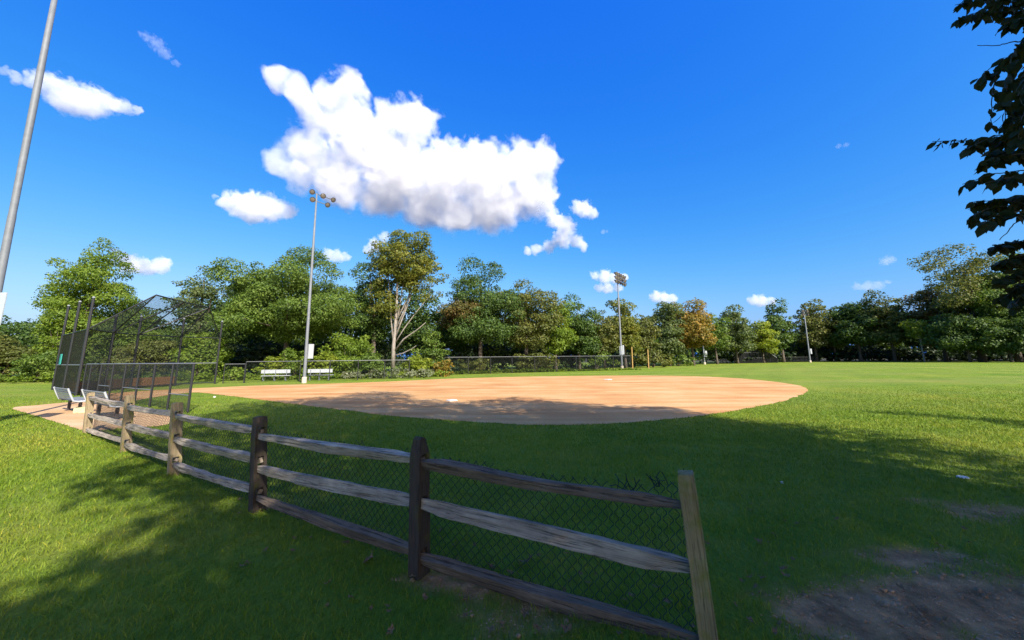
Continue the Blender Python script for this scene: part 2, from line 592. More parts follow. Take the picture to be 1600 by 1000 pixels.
# ------------------------------------------------------------------ grass blades (stuff)
def blades(name, n, dmin, dmax, power, hgt, wid, seed):
    r = np.random.default_rng(seed)
    u = r.random(n)
    # density falls off with distance
    D = (dmin ** power + u * (dmax ** power - dmin ** power)) ** (1 / power)
    X = (r.random(n) * 2 - 1) * (1.5 * D + .6)
    ok = ~in_poly(X, D, INF) & ~in_poly(X, D, PAD)
    X, D = X[ok], D[ok]
    bare = np.array([bare_mask(x, y) if (y < 9.4 and -12 < x < 10) else 0. for x, y in zip(X, D)])
    keep = (r.random(len(X)) > bare * 1.05) & (r.random(len(X)) > (D - 9) / (dmax - 9))
    X, D, bare = X[keep], D[keep], bare[keep]
    Z = np.array([gz(x, y) for x, y in zip(X, D)])
    n = len(X)
    s = np.maximum(1.0, D / 3.2)
    clump = np.array([noise.noise(Vector((x * 1.9, y * 1.9, 4))) for x, y in zip(X, D)])
    h = hgt * (.55 + .8 * r.random(n)) * (1 + .35 * clump) * (1 - .4 * bare) * np.minimum(1.25, s ** .3)
    wd = wid * (.7 + .6 * r.random(n)) * np.minimum(s, 3.2) ** .9
    a = r.random(n) * 2 * pi
    lean = .25 + 1.0 * r.random(n)
    da = r.random(n) * 2 * pi
    dx, dy = np.cos(da) * lean * h, np.sin(da) * lean * h
    wx, wy = np.cos(a) * wd / 2, np.sin(a) * wd / 2
    V = np.empty((n, 5, 3))
    V[:, 0] = np.stack([X - wx, D - wy, Z - .004], 1)
    V[:, 1] = np.stack([X + wx, D + wy, Z - .004], 1)
    V[:, 2] = np.stack([X + wx * .8 + dx * .35, D + wy * .8 + dy * .35, Z + h * .55], 1)
    V[:, 3] = np.stack([X - wx * .8 + dx * .35, D - wy * .8 + dy * .35, Z + h * .55], 1)
    V[:, 4] = np.stack([X + dx, D + dy, Z + h * .92], 1)
    base = np.arange(n)[:, None] * 5
    T = np.concatenate([base + np.array([0, 1, 2]), base + np.array([0, 2, 3]), base + np.array([3, 2, 4])])
    me = np_mesh(name, V.reshape(-1, 3), T)
    return tag(link(name, me, BLADE), 'short mown green lawn blades covering the near turf', 'grass', kind='stuff')


blades('grass', 460000, 1.0, 21, .85, .040, .0042, 5)


def clods(n, seed):
    r = random.Random(seed)
    bm = bmesh.new(); bmesh.ops.create_icosphere(bm, subdivisions=1, radius=1)
    bv = np.array([v.co[:] for v in bm.verts]); bf = np.array([[v.index for v in f.verts] for f in bm.faces]); bm.free()
    V, Fc = [], []
    k = 0
    while k < n:
        D = r.uniform(1.5, 5.5); x = r.uniform(-1.5, 1.55 * D)
        m = bare_mask(x, D)
        if r.random() > m: continue
        sz = r.uniform(.003, .009) * (2.2 if r.random() < .06 else 1)
        rr_ = np.random.default_rng(k)
        q = bv * (1 + .35 * rr_.normal(size=(len(bv), 1))) * np.array([sz, sz * r.uniform(.6, 1), sz * .6])
        a = r.uniform(0, 6.3); ca, sa = cos(a), sin(a)
        q = np.stack([q[:, 0] * ca - q[:, 1] * sa + x, q[:, 0] * sa + q[:, 1] * ca + D, q[:, 2] + gz(x, D) - .012 * m + sz * .2], 1)
        Fc.append(bf + len(V) * len(bv)); V.append(q); k += 1
    return np_mesh('soil_crumbs', np.concatenate(V), np.concatenate(Fc))


CLOD, nt, b = new_mat('soil_crumb')
sc_, sf = soil_colour(nt, N(nt, 'ShaderNodeNewGeometry').outputs['Position'], (.20, .10, .045), (.60, .36, .20))
nt.links.new(sc_, b.inputs['Base Color']); b.inputs['Roughness'].default_value = .95
tag(link('soil_crumbs', clods(5000, 3), CLOD), 'loose crumbs and small stones on the bare soil', 'gravel', kind='stuff')

# ------------------------------------------------------------------ split rail fence
def rough(v, amp, sc, seed):
    q = v * sc + Vector((seed * 3.1, seed * 1.7, seed * 5.3))
    return v + Vector((noise.noise(q), noise.noise(q + Vector((31, 7, 3))), noise.noise(q + Vector((5, 41, 17))))) * amp


def grid_box(mb, x0, x1, y0, y1, z0, z1, st):
    nx, ny, nz = (max(1, int(round((b - a) / st))) for a, b in ((x0, x1), (y0, y1), (z0, z1)))
    nz = max(1, int(round((z1 - z0) / .05)))
    def face(o, u, v, nu, nv):
        vs = [o + u * (i / nu) + v * (j / nv) for j in range(nv + 1) for i in range(nu + 1)]
        fs = [(j * (nu + 1) + i, j * (nu + 1) + i + 1, (j + 1) * (nu + 1) + i + 1, (j + 1) * (nu + 1) + i) for j in range(nv) for i in range(nu)]
        mb.add(vs, fs)
    o = Vector((x0, y0, z0)); X = Vector((x1 - x0, 0, 0)); Y = Vector((0, y1 - y0, 0)); Z = Vector((0, 0, z1 - z0))
    face(o, X, Z, nx, nz); face(o + Y + X, -X, Z, nx, nz); face(o + Y, -Y, Z, ny, nz); face(o + X, Y, Z, ny, nz)
    face(o + Z, X, Y, nx, ny); face(o + Y, X, -Y, nx, ny)


fence_root = empty('split_rail_fence', POSTS[2], 'weathered three-rail split rail fence with wire netting across the near lawn', 'fence')
fo = POSTS[2]
RAILS = [  # bay: (left end px,py, right end px,py, half thickness m, half height m)
    [((668, 723), (1058, 790), .036, .036), ((668, 786), (1062, 886), .030, .054), ((664, 872), (1062, 1003), .040, .042)],
    [((412, 681), (645, 717), .034, .040), ((405, 733), (645, 783), .030, .050), ((404, 777), (640, 862), .036, .040)],
    [((283, 650), (396, 673), .032, .040), ((277, 686), (396, 718), .030, .048), ((273, 726), (394, 767), .034, .040)],
    [((203, 636), (268, 647), .034, .044), ((199, 665), (266, 682), .030, .048), ((195, 695), (263, 718), .034, .042)],
    [((145, 622), (195, 633), .034, .040), ((140, 648), (193, 663), .030, .046), ((137, 671), (190, 690), .034, .040)],
]
post_mats = [POST_OLIVE, POST_DARK, POST_DARK, POST_TAN, POST_TAN, POST_TAN]
post_dir = []
for i in range(6):
    d = (POSTS[min(i + 1, 5)] - POSTS[max(i - 1, 0)]).normalized()
    post_dir.append(d)
rail_pts = []
for bi, bay in enumerate(RAILS):
    a, b2 = POSTS[bi + 1], POSTS[bi]       # left end belongs to the farther post
    row = []
    for (l, r_, ht, hh_) in bay:
        za_, zb_ = P(l[0], l[1], a.y - .03).z, P(r_[0], r_[1], b2.y + .03).z
        dd_ = (b2 - a).normalized(); nn_ = Vector((-dd_.y, dd_.x, 0)) * .016
        ta, tb_ = P(POST_PX[bi + 1][2], POST_PX[bi + 1][3], a.y), P(POST_PX[bi][2], POST_PX[bi][3], b2.y)
        row.append((a.lerp(ta, za_ / ta.z) - nn_, b2.lerp(tb_, zb_ / tb_.z) + nn_, ht, hh_))
    rail_pts.append(row)
for i, (bx, by, tx, ty) in enumerate(POST_PX):
    base = POSTS[i]
    top = P(tx, ty, base.y)
    H = top.z - base.z
    d = post_dir[i]
    # mortise heights where the rails come in
    hs_ = []
    for k in range(3):
        zz = [rail_pts[b_][k][e].z for b_, e in ((i, 0), (i - 1, 1)) if 0 <= b_ < 5 for e in ((1,) if b_ == i else (0,))] if False else []
        if i < 5: zz.append(rail_pts[i][k][1].z)        # bay towards the left: its right end
        if i > 0: zz.append(rail_pts[i - 1][k][0].z)    # bay towards the right: its left end
        hs_.append((min(zz) - .046, max(zz) + .046))
    hs_.sort()
    mb = MB()
    wx, wy = (.050, .066)     # half depth along the fence, half width across
    sl = .036
    lo = -.15
    grid_box(mb, -wx, wx, -wy, -sl, lo, H, .02)
    grid_box(mb, -wx, wx, sl, wy, lo, H, .02)
    z = lo
    for (a0, a1) in hs_:
        a0 = max(a0, z + .02)
        if a0 > z: grid_box(mb, -wx, wx, -sl, sl, z, a0, .02)
        z = max(a1, a0 + .05)
    grid_box(mb, -wx, wx, -sl, sl, min(z, H - .04), H, .02)
    vs = []
    for q in mb.v:
        t = q.z / H
        q = q.copy()
        # worn, slightly domed and tapered top
        if t > .86:
            k = (t - .86) / .14
            q.x *= 1 - (.28 if i == 1 else .06) * k * k; q.y *= 1 - (.40 if i == 1 else .07) * k * k
            q.z -= (.045 if i == 1 else .012) * k * (abs(q.y) / wy) ** 2
        q.x *= 1.06 - .10 * t; q.y *= 1.08 - .14 * t
        q = rough(q, .007, 7.0, i + 1)
        q = rough(q, .0025, 30.0, i + 9)
        vs.append(q)
    mb.v = vs
    o = mb.build('post', post_mats[i], fence_root)
    ax = (top - base).normalized()
    xx = Vector((d.x, d.y, 0)); xx = (xx - ax * xx.dot(ax)).normalized(); yy = ax.cross(xx)
    M = Matrix((xx, yy, ax)).transposed().to_4x4(); M.translation = base - fo
    o.matrix_basis = M
    # a soft bevel on sharp edges would hide the split look; keep the corners worn by the noise only
    if i == 1: o['label'] = 'dark almost black weathered post'
    if i == 0: o['label'] = 'leaning mossy end post'
    if i == 2: o['label'] = 'dark post with green moss'
for bi, row in enumerate(rail_pts):
    for k, (a, b2, ht, hh_) in enumerate(row):
        d = (b2 - a); L = d.length; d.normalize()
        a2 = a - d * .03; L2 = L + (.06 if bi else -.0)
        nseg, ns = 60, 16
        mb = MB(); vs = []
        sd_ = bi * 3 + k + 1
        rnd = random.Random(sd_ * 13)
        ph = rnd.random() * 6
        for i in range(nseg + 1):
            t = i / nseg
            end = min(1.0, min(t, 1 - t) / .13)
            tap = .50 + .50 * end ** .7
            bow = -.012 * sin(pi * t) * rnd.choice((1, 1)) + .012 * noise.noise(Vector((t * 3, sd_, 0)))
            for j in range(ns):
                an = 2 * pi * j / ns
                # squarish split section
                cx_, cy_ = cos(an), sin(an)
                sq = 1 / max(abs(cx_), abs(cy_)) ** .9
                y = cx_ * sq * ht * tap * (1 + .22 * noise.noise(Vector((t * 2.2, sd_, 3))))
                z = cy_ * sq * hh_ * tap * (1 + .28 * noise.noise(Vector((t * 2.6, sd_ + 7, 5)))) + bow
                tw_ = .35 * sin(ph + t * 2.5) + .25 * noise.noise(Vector((t * 2, sd_, 60)))
                y, z = y * cos(tw_) - (z - bow) * sin(tw_), y * sin(tw_) + (z - bow) * cos(tw_) + bow
                # split-off slivers and knots
                y += .010 * max(0, noise.noise(Vector((t * 6, sd_ * 3, an * .8))) - .15)
                q = Vector((t * L2, y, z))
                q = q + Vector((0, noise.noise(Vector((t * 9, an * 1.5, sd_))), noise.noise(Vector((t * 9, an * 1.5, sd_ + 20))))) * .007
                q = q + Vector((0, noise.noise(Vector((t * 40, an * 4, sd_))), noise.noise(Vector((t * 40, an * 4, sd_ + 20))))) * .0036
                vs.append(q)
        fs = [(i * ns + j, i * ns + (j + 1) % ns, (i + 1) * ns + (j + 1) % ns, (i + 1) * ns + j) for i in range(nseg) for j in range(ns)]
        fs += [tuple(range(ns))[::-1], tuple(nseg * ns + j for j in range(ns))]
        mb.add(vs, fs)
        dark = (bi == 0 and k in (0, 2)) or (bi == 1 and k == 2)
        o = mb.build('rail', RAIL_DARK if dark else RAIL_GREY, fence_root)
        yy = Vector((0, 0, 1)).cross(d).normalized(); zz = d.cross(yy)
        M = Matrix((d, yy, zz)).transposed().to_4x4(); M.translation = a2 - fo
        o.matrix_basis = M
        if bi == 0 and k == 2: o['label'] = 'dark brown bottom rail near the ground'
# wire netting, one piece per bay on the field side
CELL = .076
for bi in range(5):
    a, b2 = POSTS[bi + 1], POSTS[bi]
    d = (b2 - a); L = d.length; d.normalize()
    nrm = Vector((-d.y, d.x, 0))
    if nrm.y < 0: nrm = -nrm
    za, zb = rail_pts[bi][0][0].z + .035, rail_pts[bi][0][1].z + .035
    mb = MB()
    hw = CELL / 2
    m_n = int(L / hw)
    rnd = random.Random(bi + 40)
    for m in range(m_n):
        t = m / m_n
        ztop = za + (zb - za) * t + .025 * noise.noise(Vector((t * 7, bi, 2)))
        if bi == 0 and t > .80: ztop += (t - .80) / .20 * .12 + .02 * rnd.random()
        if bi == 0 and .72 < t < .80: ztop -= .03
        pts = []
        nrow = int(ztop / hw)
        for j in range(nrow + 1):
            z = j * hw + .01
            x = (m + (j + m) % 2) * hw
            q = a + d * x
            wob = Vector((noise.noise(Vector((x * 2.2, z * 2.5, bi))), 0, noise.noise(Vector((x * 2.2, z * 2.5, bi + 9))))) * .012
            bul = .02 * noise.noise(Vector((x * 1.1, z * 1.6, bi + 3)))
            off = nrm * (.075 + bul + (.004 if (j + m) % 2 else -.004))
            pts.append(Vector((q.x, q.y, z)) + off + d * wob.x + Vector((0, 0, wob.z)))
        # round the corners of the zigzag
        pp = [pts[0]]
        for q0, q1 in zip(pts[:-1], pts[1:]):
            pp += [q0.lerp(q1, .18), q0.lerp(q1, .82)]
        pp.append(pts[-1])
        # twisted barb ends on the top
        e = pts[-1]
        pp.append(e + d * rnd.uniform(-.02, .02) + Vector((0, 0, rnd.uniform(.002, .014))))
        mb.tube(pp, .0025, 4, False)
    if bi == 0:   # torn, bent strands near the end post
        for k in range(16):
            t = rnd.uniform(.76, .985)
            q = a + d * (L * t) + nrm * .08
            zt = za + (zb - za) * t + max(0, (t - .80) / .20) * .12
            p0 = Vector((q.x, q.y, zt - .03))
            dr = d * rnd.uniform(-.7, .7) + nrm * rnd.uniform(-.5, .3) + Vector((0, 0, rnd.uniform(.3, 1)))
            dr.normalize()
            p1 = p0 + dr * rnd.uniform(.04, .07); p2 = p1 + (dr + d * rnd.uniform(-1, 1) + Vector((0, 0, rnd.uniform(-.8, .2)))).normalized() * rnd.uniform(.03, .06)
            mb.tube([p0, p0.lerp(p1, .5), p1, p2], .0030, 4, False)
    o = mb.build('wire_netting', WIREM, fence_root, fo)
    if bi == 0: o['label'] = 'black wire netting torn and curled up beside the end post'

# ------------------------------------------------------------------ chain link by straight diagonal wires
def clip_seg(poly, p, d):
    """clip the line p + t d to a convex 2-D polygon"""
    t0, t1 = -1e9, 1e9
    n = len(poly)
    area = sum(poly[i][0] * poly[(i + 1) % n][1] - poly[(i + 1) % n][0] * poly[i][1] for i in range(n))
    s = 1 if area > 0 else -1
    for i in range(n):
        ax, ay = poly[i]; bx, by = poly[(i + 1) % n]
        nx_, ny_ = -(by - ay) * s, (bx - ax) * s
        num = nx_ * (ax - p[0]) + ny_ * (ay - p[1]); den = nx_ * d[0] + ny_ * d[1]
        if abs(den) < 1e-9:
            if num > 0: return None
            continue
        t = num / den
        if den > 0: t0 = max(t0, t)
        else: t1 = min(t1, t)
    return (t0, t1) if t1 - t0 > .02 else None


def chainlink(mb, corners, cell=.075, r=.0022):
    """fill a planar convex 3-D polygon with crossing wires"""
    c = [Vector(q) for q in corners]
    u = (c[1] - c[0]).normalized()
    nrm = None
    for k in range(2, len(c)):
        nn = u.cross(c[k] - c[0])
        if nn.length > 1e-4: nrm = nn.normalized(); break
    v = nrm.cross(u)
    poly = [((q - c[0]).dot(u), (q - c[0]).dot(v)) for q in c]
    xs = [p[0] for p in poly]; ys = [p[1] for p in poly]
    s2 = math.sqrt(.5)
    for sg in (1, -1):
        d = (s2, sg * s2)
        nd = (-d[1], d[0])
        pr = [p[0] * nd[0] + p[1] * nd[1] for p in poly]
        k = math.floor(min(pr) / (cell * s2))
        while k * cell * s2 < max(pr):
            o = k * cell * s2
            r_ = clip_seg(poly, (nd[0] * o, nd[1] * o), d)
            if r_:
                q = [c[0] + u * (nd[0] * o + d[0] * t) + v * (nd[1] * o + d[1] * t) + nrm * (.002 * sg) for t in r_]
                mb.tube(q, r, 3, False)
            k += 1


# ------------------------------------------------------------------ backstop
A3 = Vector((-22.5, 19.6, 0)); A2 = Vector((-25.8, 21.8, 0)); A1 = Vector((-29.1, 24.0, 0))
B1 = Vector((-23.9, 22.2, 0)); B2 = Vector((-24.3, 24.1, 0)); B3 = Vector((-23.7, 26.6, 0)); B4 = Vector((-22.5, 28.6, 0))
F1 = P(244, 461, 21.0); F2 = P(288, 472, 23.8); F3 = P(327, 481, 26.5)
UZ = Vector((0, 0, 1))
bs = empty('backstop', B2, 'tall black chain-link backstop with sloping overhead hood behind home plate', 'backstop')
bo = B2
HR = 3.42
for p, h in ((A1, 5.35), (A2, 5.25), (A3, 5.1), (B1, 4.4), (B2, 4.6), (B3, 4.7), (B4, 4.7)):
    mb = MB(); mb.tube([p - UZ * .2, p + UZ * h], .062, 10); mb.build('post', BLACKM, bs, bo)
    mb = MB(); mb.lathe([(0, .066), (.03, .066), (.06, .045), (.075, .015)], p + UZ * h, UZ, 10); mb.build('post_cap', CREAM, bs, bo)
chain = [A3, B1, B2, B3, B4]
for h in (HR, 1.55, .12):
    mb = MB()
    for a, b2 in zip(chain[:-1], chain[1:]): mb.tube([a + UZ * h, b2 + UZ * h], .032, 8)
    for a, b2 in ((A1, A2), (A2, A3)): mb.tube([a + UZ * h, b2 + UZ * h], .032, 8)
    mb.build('cross_rail', GREYRAIL if h == 1.55 else BLACKM, bs, bo)
mb = MB()
for a, b2 in zip(chain[:-1], chain[1:]):
    chainlink(mb, [a + UZ * .1, b2 + UZ * .1, b2 + UZ * HR, a + UZ * HR], .075, .0042)
mb.build('wall_netting', WIREM, bs, bo)
mb = MB()
for a, b2 in ((A1, A2), (A2, A3)):
    chainlink(mb, [a + UZ * .1, b2 + UZ * .1, b2 + UZ * HR, a + UZ * HR], .070, .0040)
mb.build('side_netting', WIREM, bs, bo)
hA, hB1, hB2, hB3, hB4 = (p + UZ * HR for p in chain)
mb = MB()
mb.tube([F1, F2, F3], .04, 8)
for a, b2 in ((hA, F1), (hB1, F1), (hB2, F2), (hB3, F3), (hB4, F3), (hB1, F2), (hB2, F3)):
    mb.tube([a, b2], .036, 8)
for t in (.35, .7):
    mb.tube([hB1.lerp(F1, t), hB2.lerp(F2, t), hB3.lerp(F3, t)], .022, 6)
mb.build('hood_frame', BLACKM, bs, bo)
mb = MB()
chainlink(mb, [hA, F1, hB1], .075, .0046)
for a, b2, c2 in ((hB1, F1, F2), (hB1, F2, hB2), (hB2, F2, F3), (hB2, F3, hB3), (hB3, F3, hB4)):
    chainlink(mb, [a, b2, c2], .075, .0040)
mb.build('hood_netting', WIREM, bs, bo)
for a, b2 in ((A2, A3), (A3, B1), (B1, B2), (B2, B3)):
    d = (b2 - a); L = d.length; d.normalize(); yy = UZ.cross(d)
    mb = MB(); mb.box((L / 2, 0, .36), (L - .14, .03, .62))
    o = mb.build('kick_board', PLY, bs)
    M = Matrix((d, yy, UZ)).transposed().to_4x4(); M.translation = a - bo + yy * .05
    o.matrix_basis = M

# team-side wing fence in front of the benches
W = [G(px, py) for px, py in ((293, 645), (266, 640), (241, 636.5), (220, 632), (200, 628.5), (183, 625), (168, 621), (152, 617.5))]
W0, W1 = W[0], A3 + (W[0] - A3).normalized() * 1.0
W = [W0.lerp(W1, t) for t in (0, .135, .27, .40, .53, .66, .80, .93, 1.0)]
wf = empty('chain_link_fence', W[3], 'shoulder-high black chain-link fence with grey top rail beside the two park benches', 'fence')
WH = 1.60
for p in W:
    mb = MB(); mb.tube([p - UZ * .2, p + UZ * WH], .036, 8); mb.build('post', BLACKM, wf, W[3])
mb = MB(); mb.tube([W[0] + UZ * WH, W[-1] + UZ * WH], .026, 8); mb.build('top_rail', GREYRAIL, wf, W[3])
for a, b2, h in ((W[2], W[4], .62), (W[0], W[1], .55), (W[5], W[6], .62)):
    mb = MB(); mb.tube([a + UZ * h, b2 + UZ * h], .020, 6); mb.build('brace_rail', GREYRAIL, wf, W[3])
mb = MB(); chainlink(mb, [W[0] + UZ * .05, W[-1] + UZ * .05, W[-1] + UZ * WH, W[0] + UZ * WH], .07, .0034); mb.build('netting', WIREM, wf, W[3])
# teal windscreen scrap hung on the side wall
mb = MB(); p = A1.lerp(A2, .35) + UZ * 1.9; mb.box((0, 0, 0), (.45, .05, .62)); tl = mb.build('padding', TEAL)
tl.location = p + Vector((.1, -.15, 0)); tl.rotation_euler.z = math.atan2((A2 - A1).y, (A2 - A1).x)
tag(tl, 'small teal pad strapped on the left edge of the backstop side wall', 'pad')

# ------------------------------------------------------------------ other chain-link fences
def simple_fence(pts, H, label, cell=.08, r=.0026, every=2.6, rail=GREYRAIL, postm=BLACKM):
    pts = [Vector((p.x, p.y, 0)) for p in pts]
    root = empty('chain_link_fence', pts[0], label, 'fence')
    net = MB(); rl = MB()
    seen = []
    for a, b2 in zip(pts[:-1], pts[1:]):
        n = max(1, round((b2 - a).length / every))
        for i in range(n + 1):
            q = a.lerp(b2, i / n)
            if any((q - s).length < .2 for s in seen): continue
            seen.append(q)
            mb = MB(); mb.tube([q - UZ * .2, q + UZ * (H + .03)], .035, 8); mb.build('post', postm, root, pts[0])
        rl.tube([a + UZ * H, b2 + UZ * H], .025, 6)
        chainlink(net, [a + UZ * .03, b2 + UZ * .03, b2 + UZ * H, a + UZ * H], cell, r)
    rl.build('top_rail', rail, root, pts[0])
    net.build('netting', WIREM, root, pts[0])
    return root


simple_fence([P(352, 567, 29.0), P(384, 567, 29.2)], 1.45, 'short chain-link fence piece joining the far side of the backstop')
simple_fence([P(385, 567, 29.4), P(470, 567, 30.2), P(560, 567, 31.5), P(640, 567, 33.5)], 1.62, 'grey-railed chain-link dugout fence in front of two white team benches')
simple_fence([P(695, 560, 40.0), P(800, 560, 43), P(900, 560, 47), P(985, 560, 51)], 1.85, 'dark chain-link fence along the outfield edge below the dense oaks', .06, .0045, 3.0)
simple_fence([P(1216, 560, 95), P(1274, 560, 95)], 1.25, 'low black outfield fence in front of the far dark woods', .07, .012, 3.0, BLACKM)

# ------------------------------------------------------------------ benches
AX = (W[0] - W[-1]).normalized()        # along the bench, towards the camera
FW = Vector((-AX.y, AX.x, 0))
if FW.y < 0: FW = -FW                   # towards the field


def park_bench(loc, L, label):
    root = empty('park_bench', loc, label, 'bench', 'metal park benches on the dirt pad')
    root.rotation_euler.z = math.atan2(AX.y, AX.x)
    # local: x along the bench, +y towards the field
    sy = 1 if (Matrix.Rotation(-root.rotation_euler.z, 3, 'Z') @ FW).y > 0 else -1
    mb = MB()
    for k in range(7):
        mb.box((0, sy * (.02 + k * .066), .415 - (.012 if k < 2 else 0) + .006 * abs(k - 3)), (L, .046, .022))
    mb.build('seat', CREAM, root)
    mb = MB()
    for k in range(6):
        mb.box((0, sy * (-.045 - .025 * k), .475 + k * .066), (L - .06, .018, .042), Matrix.Rotation(sy * .32, 3, 'X'))
    mb.build('backrest', CREAM, root)
    for s in (-1, 1):
        mb = MB()
        mb.tube([(s * L / 2, sy * .46, .40), (s * L / 2, sy * .10, .395), (s * L / 2, -sy * .02, .42), (s * L / 2, -sy * .10, .60), (s * L / 2, -sy * .19, .84)], .026, 8)
        mb.build('end_frame', ALU, root)
        mb = MB()
        mb.box((s * (L / 2 - .28), sy * .20, .20), (.075, .075, .42)); mb.box((s * (L / 2 - .28), sy * .2, .385), (.05, .42, .03)); mb.box((s * (L / 2 - .28), sy * .2, .012), (.16, .16, .02))
        mb.build('leg', DARKM, root)
    return root


pb1 = G(105.5, 641); pb2 = G(124.5, 646)
park_bench(pb1.lerp(pb2, .5) - FW * .2, 1.9, 'pale slatted metal park bench at the far end of the dirt pad')
q1 = G(155, 649); q2 = G(179, 657)
park_bench(q1.lerp(q2, .5) - FW * .2, 2.3, 'pale metal park bench seen behind the split rail fence')
mb = MB(); mb.box((0, 0, .09), (.40, .19, .18)); mb.box((0.0, 0, .19), (.34, .13, .02))
blk = mb.build('concrete_block', BLOCKM); blk.location = G(129, 645); blk.rotation_euler.z = .5
md = blk.modifiers.new('bevel', 'BEVEL'); md.width = .015; md.segments = 2
tag(blk, 'small yellowish concrete block on the dirt beside the park bench', 'block')


def team_bench(px0, px1, py, D, label):
    a, b2 = P(px0, py, D), P(px1, py, D + .5)
    a.z = b2.z = 0
    d = (b2 - a); L = d.length; d.normalize()
    root = empty('team_bench', a.lerp(b2, .5), label, 'bench', 'white team benches in the far dugout')
    root.rotation_euler.z = math.atan2(d.y, d.x)
    mb = MB(); mb.box((0, .28, .78), (L, .03, .30)); mb.build('backrest', ALU, root)
    mb = MB(); mb.box((.15, 0, .44), (L, .28, .045)); mb.build('seat', ALU, root)
    for x in (-L * .38, 0, L * .38):
        mb = MB(); mb.box((x, .02, .21), (.05, .05, .42)); mb.box((x, .25, .45), (.05, .03, .90)); mb.box((x, .12, .40), (.05, .3, .04)); mb.build('leg', GALV, root)


team_bench(405, 451, 590, 31.4, 'white aluminium team bench left of the light pole behind the dugout fence')
team_bench(479, 518, 588, 31.9, 'white aluminium team bench right of the light pole behind the dugout fence')

# ------------------------------------------------------------------ light poles
def floodlight(root, off, pos, face, s):
    """bell-shaped floodlight; face = direction it shines"""
    f = Vector(face).normalized()
    mb = MB()
    mb.lathe([(-.34 * s, .05 * s), (-.32 * s, .11 * s), (-.16 * s, .13 * s), (-.10 * s, .17 * s), (0, .26 * s), (.10 * s, .31 * s), (.12 * s, .315 * s), (.12 * s, .29 * s), (.02 * s, .24 * s)], pos, f, 14)
    o = mb.build('floodlight', DARKM, root, off, True)
    mb = MB(); mb.lathe([(.03 * s, .235 * s), (.07 * s, .275 * s), (.10 * s, .20 * s), (.115 * s, .06 * s)], pos, f, 14)
    mb.build('lens', GLASSM, o, off, True)
    return o


def light_pole(base, top, r0, r1, label, rows, arm, boxz=None, boxs=(.4, .25, .9), s=1.0, group='sports field light poles', pad=True, armz=None):
    """rows = list of (height below the top, lamp offsets along the arm)"""
    root = empty('light_pole', base, label, 'light pole', group)
    H = top.z - base.z
    ax = (top - base).normalized()
    mb = MB()
    pts = [base - UZ * .3] + [base.lerp(top, t) for t in (0, .12, .13, .38, .385, .7, .705, 1)]
    rr_ = [r0, r0, r0 * .96, r0 * .93, r0 * .86, r0 * .80, r0 * .62 + r1 * .38, r0 * .5 + r1 * .5, r1]
    mb.tube(pts, rr_, 16); mb.build('shaft', GALV, root, base, True)
    if pad:
        mb = MB(); mb.lathe([(-.2, r0 * 1.45), (.42, r0 * 1.45), (.45, r0 * 1.3)], base, UZ, 14); mb.build('footing', CONC, root, base)
    am = Vector((arm[0], arm[1], 0)).normalized(); fc = Vector((am.y, -am.x, 0)); fc = Vector((fc.x, fc.y, -.55)).normalized()
    if rows:
        for dz, offs in rows:
            c = top - UZ * dz
            mb = MB(); mb.tube([c + am * (min(offs) - .15 * s), c + am * (max(offs) + .15 * s)], .05 * s, 8); mb.build('crossarm', GALV, root, base)
            for k, x in enumerate(offs):
                f2 = (fc + am * random.uniform(-.35, .35)).normalized()
                floodlight(root, base, c + am * x + Vector((fc.x, fc.y, 0)) * .28 * s - UZ * .08 * s, f2, s)
        if len(rows) > 1:
            mb = MB(); mb.tube([top - UZ * rows[-1][0], top + UZ * .05], .05 * s, 8); mb.build('mast_arm', GALV, root, base)
    if boxz:
        for z_, side, sz in boxz:
            c = base + ax * z_ + am * (r0 + sz[0] / 2) * side * .9 + Vector((fc.x, fc.y, 0)).normalized() * r0 * .6
            mb = MB(); mb.box((0, 0, 0), sz); mb.box((0, -sz[1] / 2 - .006, 0), (sz[0] * .9, .012, sz[2] * .94))
            o = mb.build('control_box', BOXM, root)
            o.location = c - base; o.rotation_euler.z = math.atan2(am.y, am.x)
            m_ = o.modifiers.new('bevel', 'BEVEL'); m_.width = .012; m_.segments = 2
    return root


pb = G(475, 598.5)
light_pole(pb, P(495, 303, pb.y), .118, .055, 'tall grey light pole with five floodlights beside the dugout fence',
           [(0, (-.50, .42, 1.30)), (-.62 + 1.24, (-.40, .85))], (.58, .93), [(2.35, 1, (.38, .24, 1.10))], s=.70)
pb = G(972, 577)
light_pole(pb, P(965, 440, pb.y), .15, .075, 'light pole with three rows of floodlights rising before the woods in the middle distance',
           [(-1.05, (-1.2, -.3, .6, 1.5, 2.4)), (-.50, (-1.2, -.3, .6, 1.5, 2.4)), (.05, (-1.2, -.3, .6, 1.5, 2.4))], (1.8, 2.5),
           [(2.7, 1, (.45, .3, 1.3)), (2.6, -1, (.40, .3, 1.2))], s=.95)
pb = G(1101, 569.5)
light_pole(pb, P(1095, 494, pb.y), .17, .09, 'light pole by the golden tree far across the outfield', [(0, (-.3, .7)), (.7, (0, .7))], (.9, .4), [(2.2, 1, (.5, .35, 1.2))], s=1.1)
pb = G(1266, 566.2)
light_pole(pb, P(1256, 486, pb.y), .17, .09, 'farthest light pole standing beside the low black outfield fence', [(0, (-.8, .8)), (.8, (-.8, .8))], (.9, .3), [(2.6, 1, (.5, .35, 1.2))], s=1.1)
# the near pole at the left edge
nb = G(-46, 668)
nb_t = P(85, 0, nb.y)
k = (15.5 - nb.z) / (nb_t.z - nb.z)
light_pole(nb, nb + (nb_t - nb) * k, .096, .056, 'grey steel light pole rising out of the left edge near the bench pad',
           [(0, (-1.2, 0, 1.2)), (.8, (-.6, .6))], (.58, .93), [(1.9, -1, (.35, .22, .8))], s=1.0)

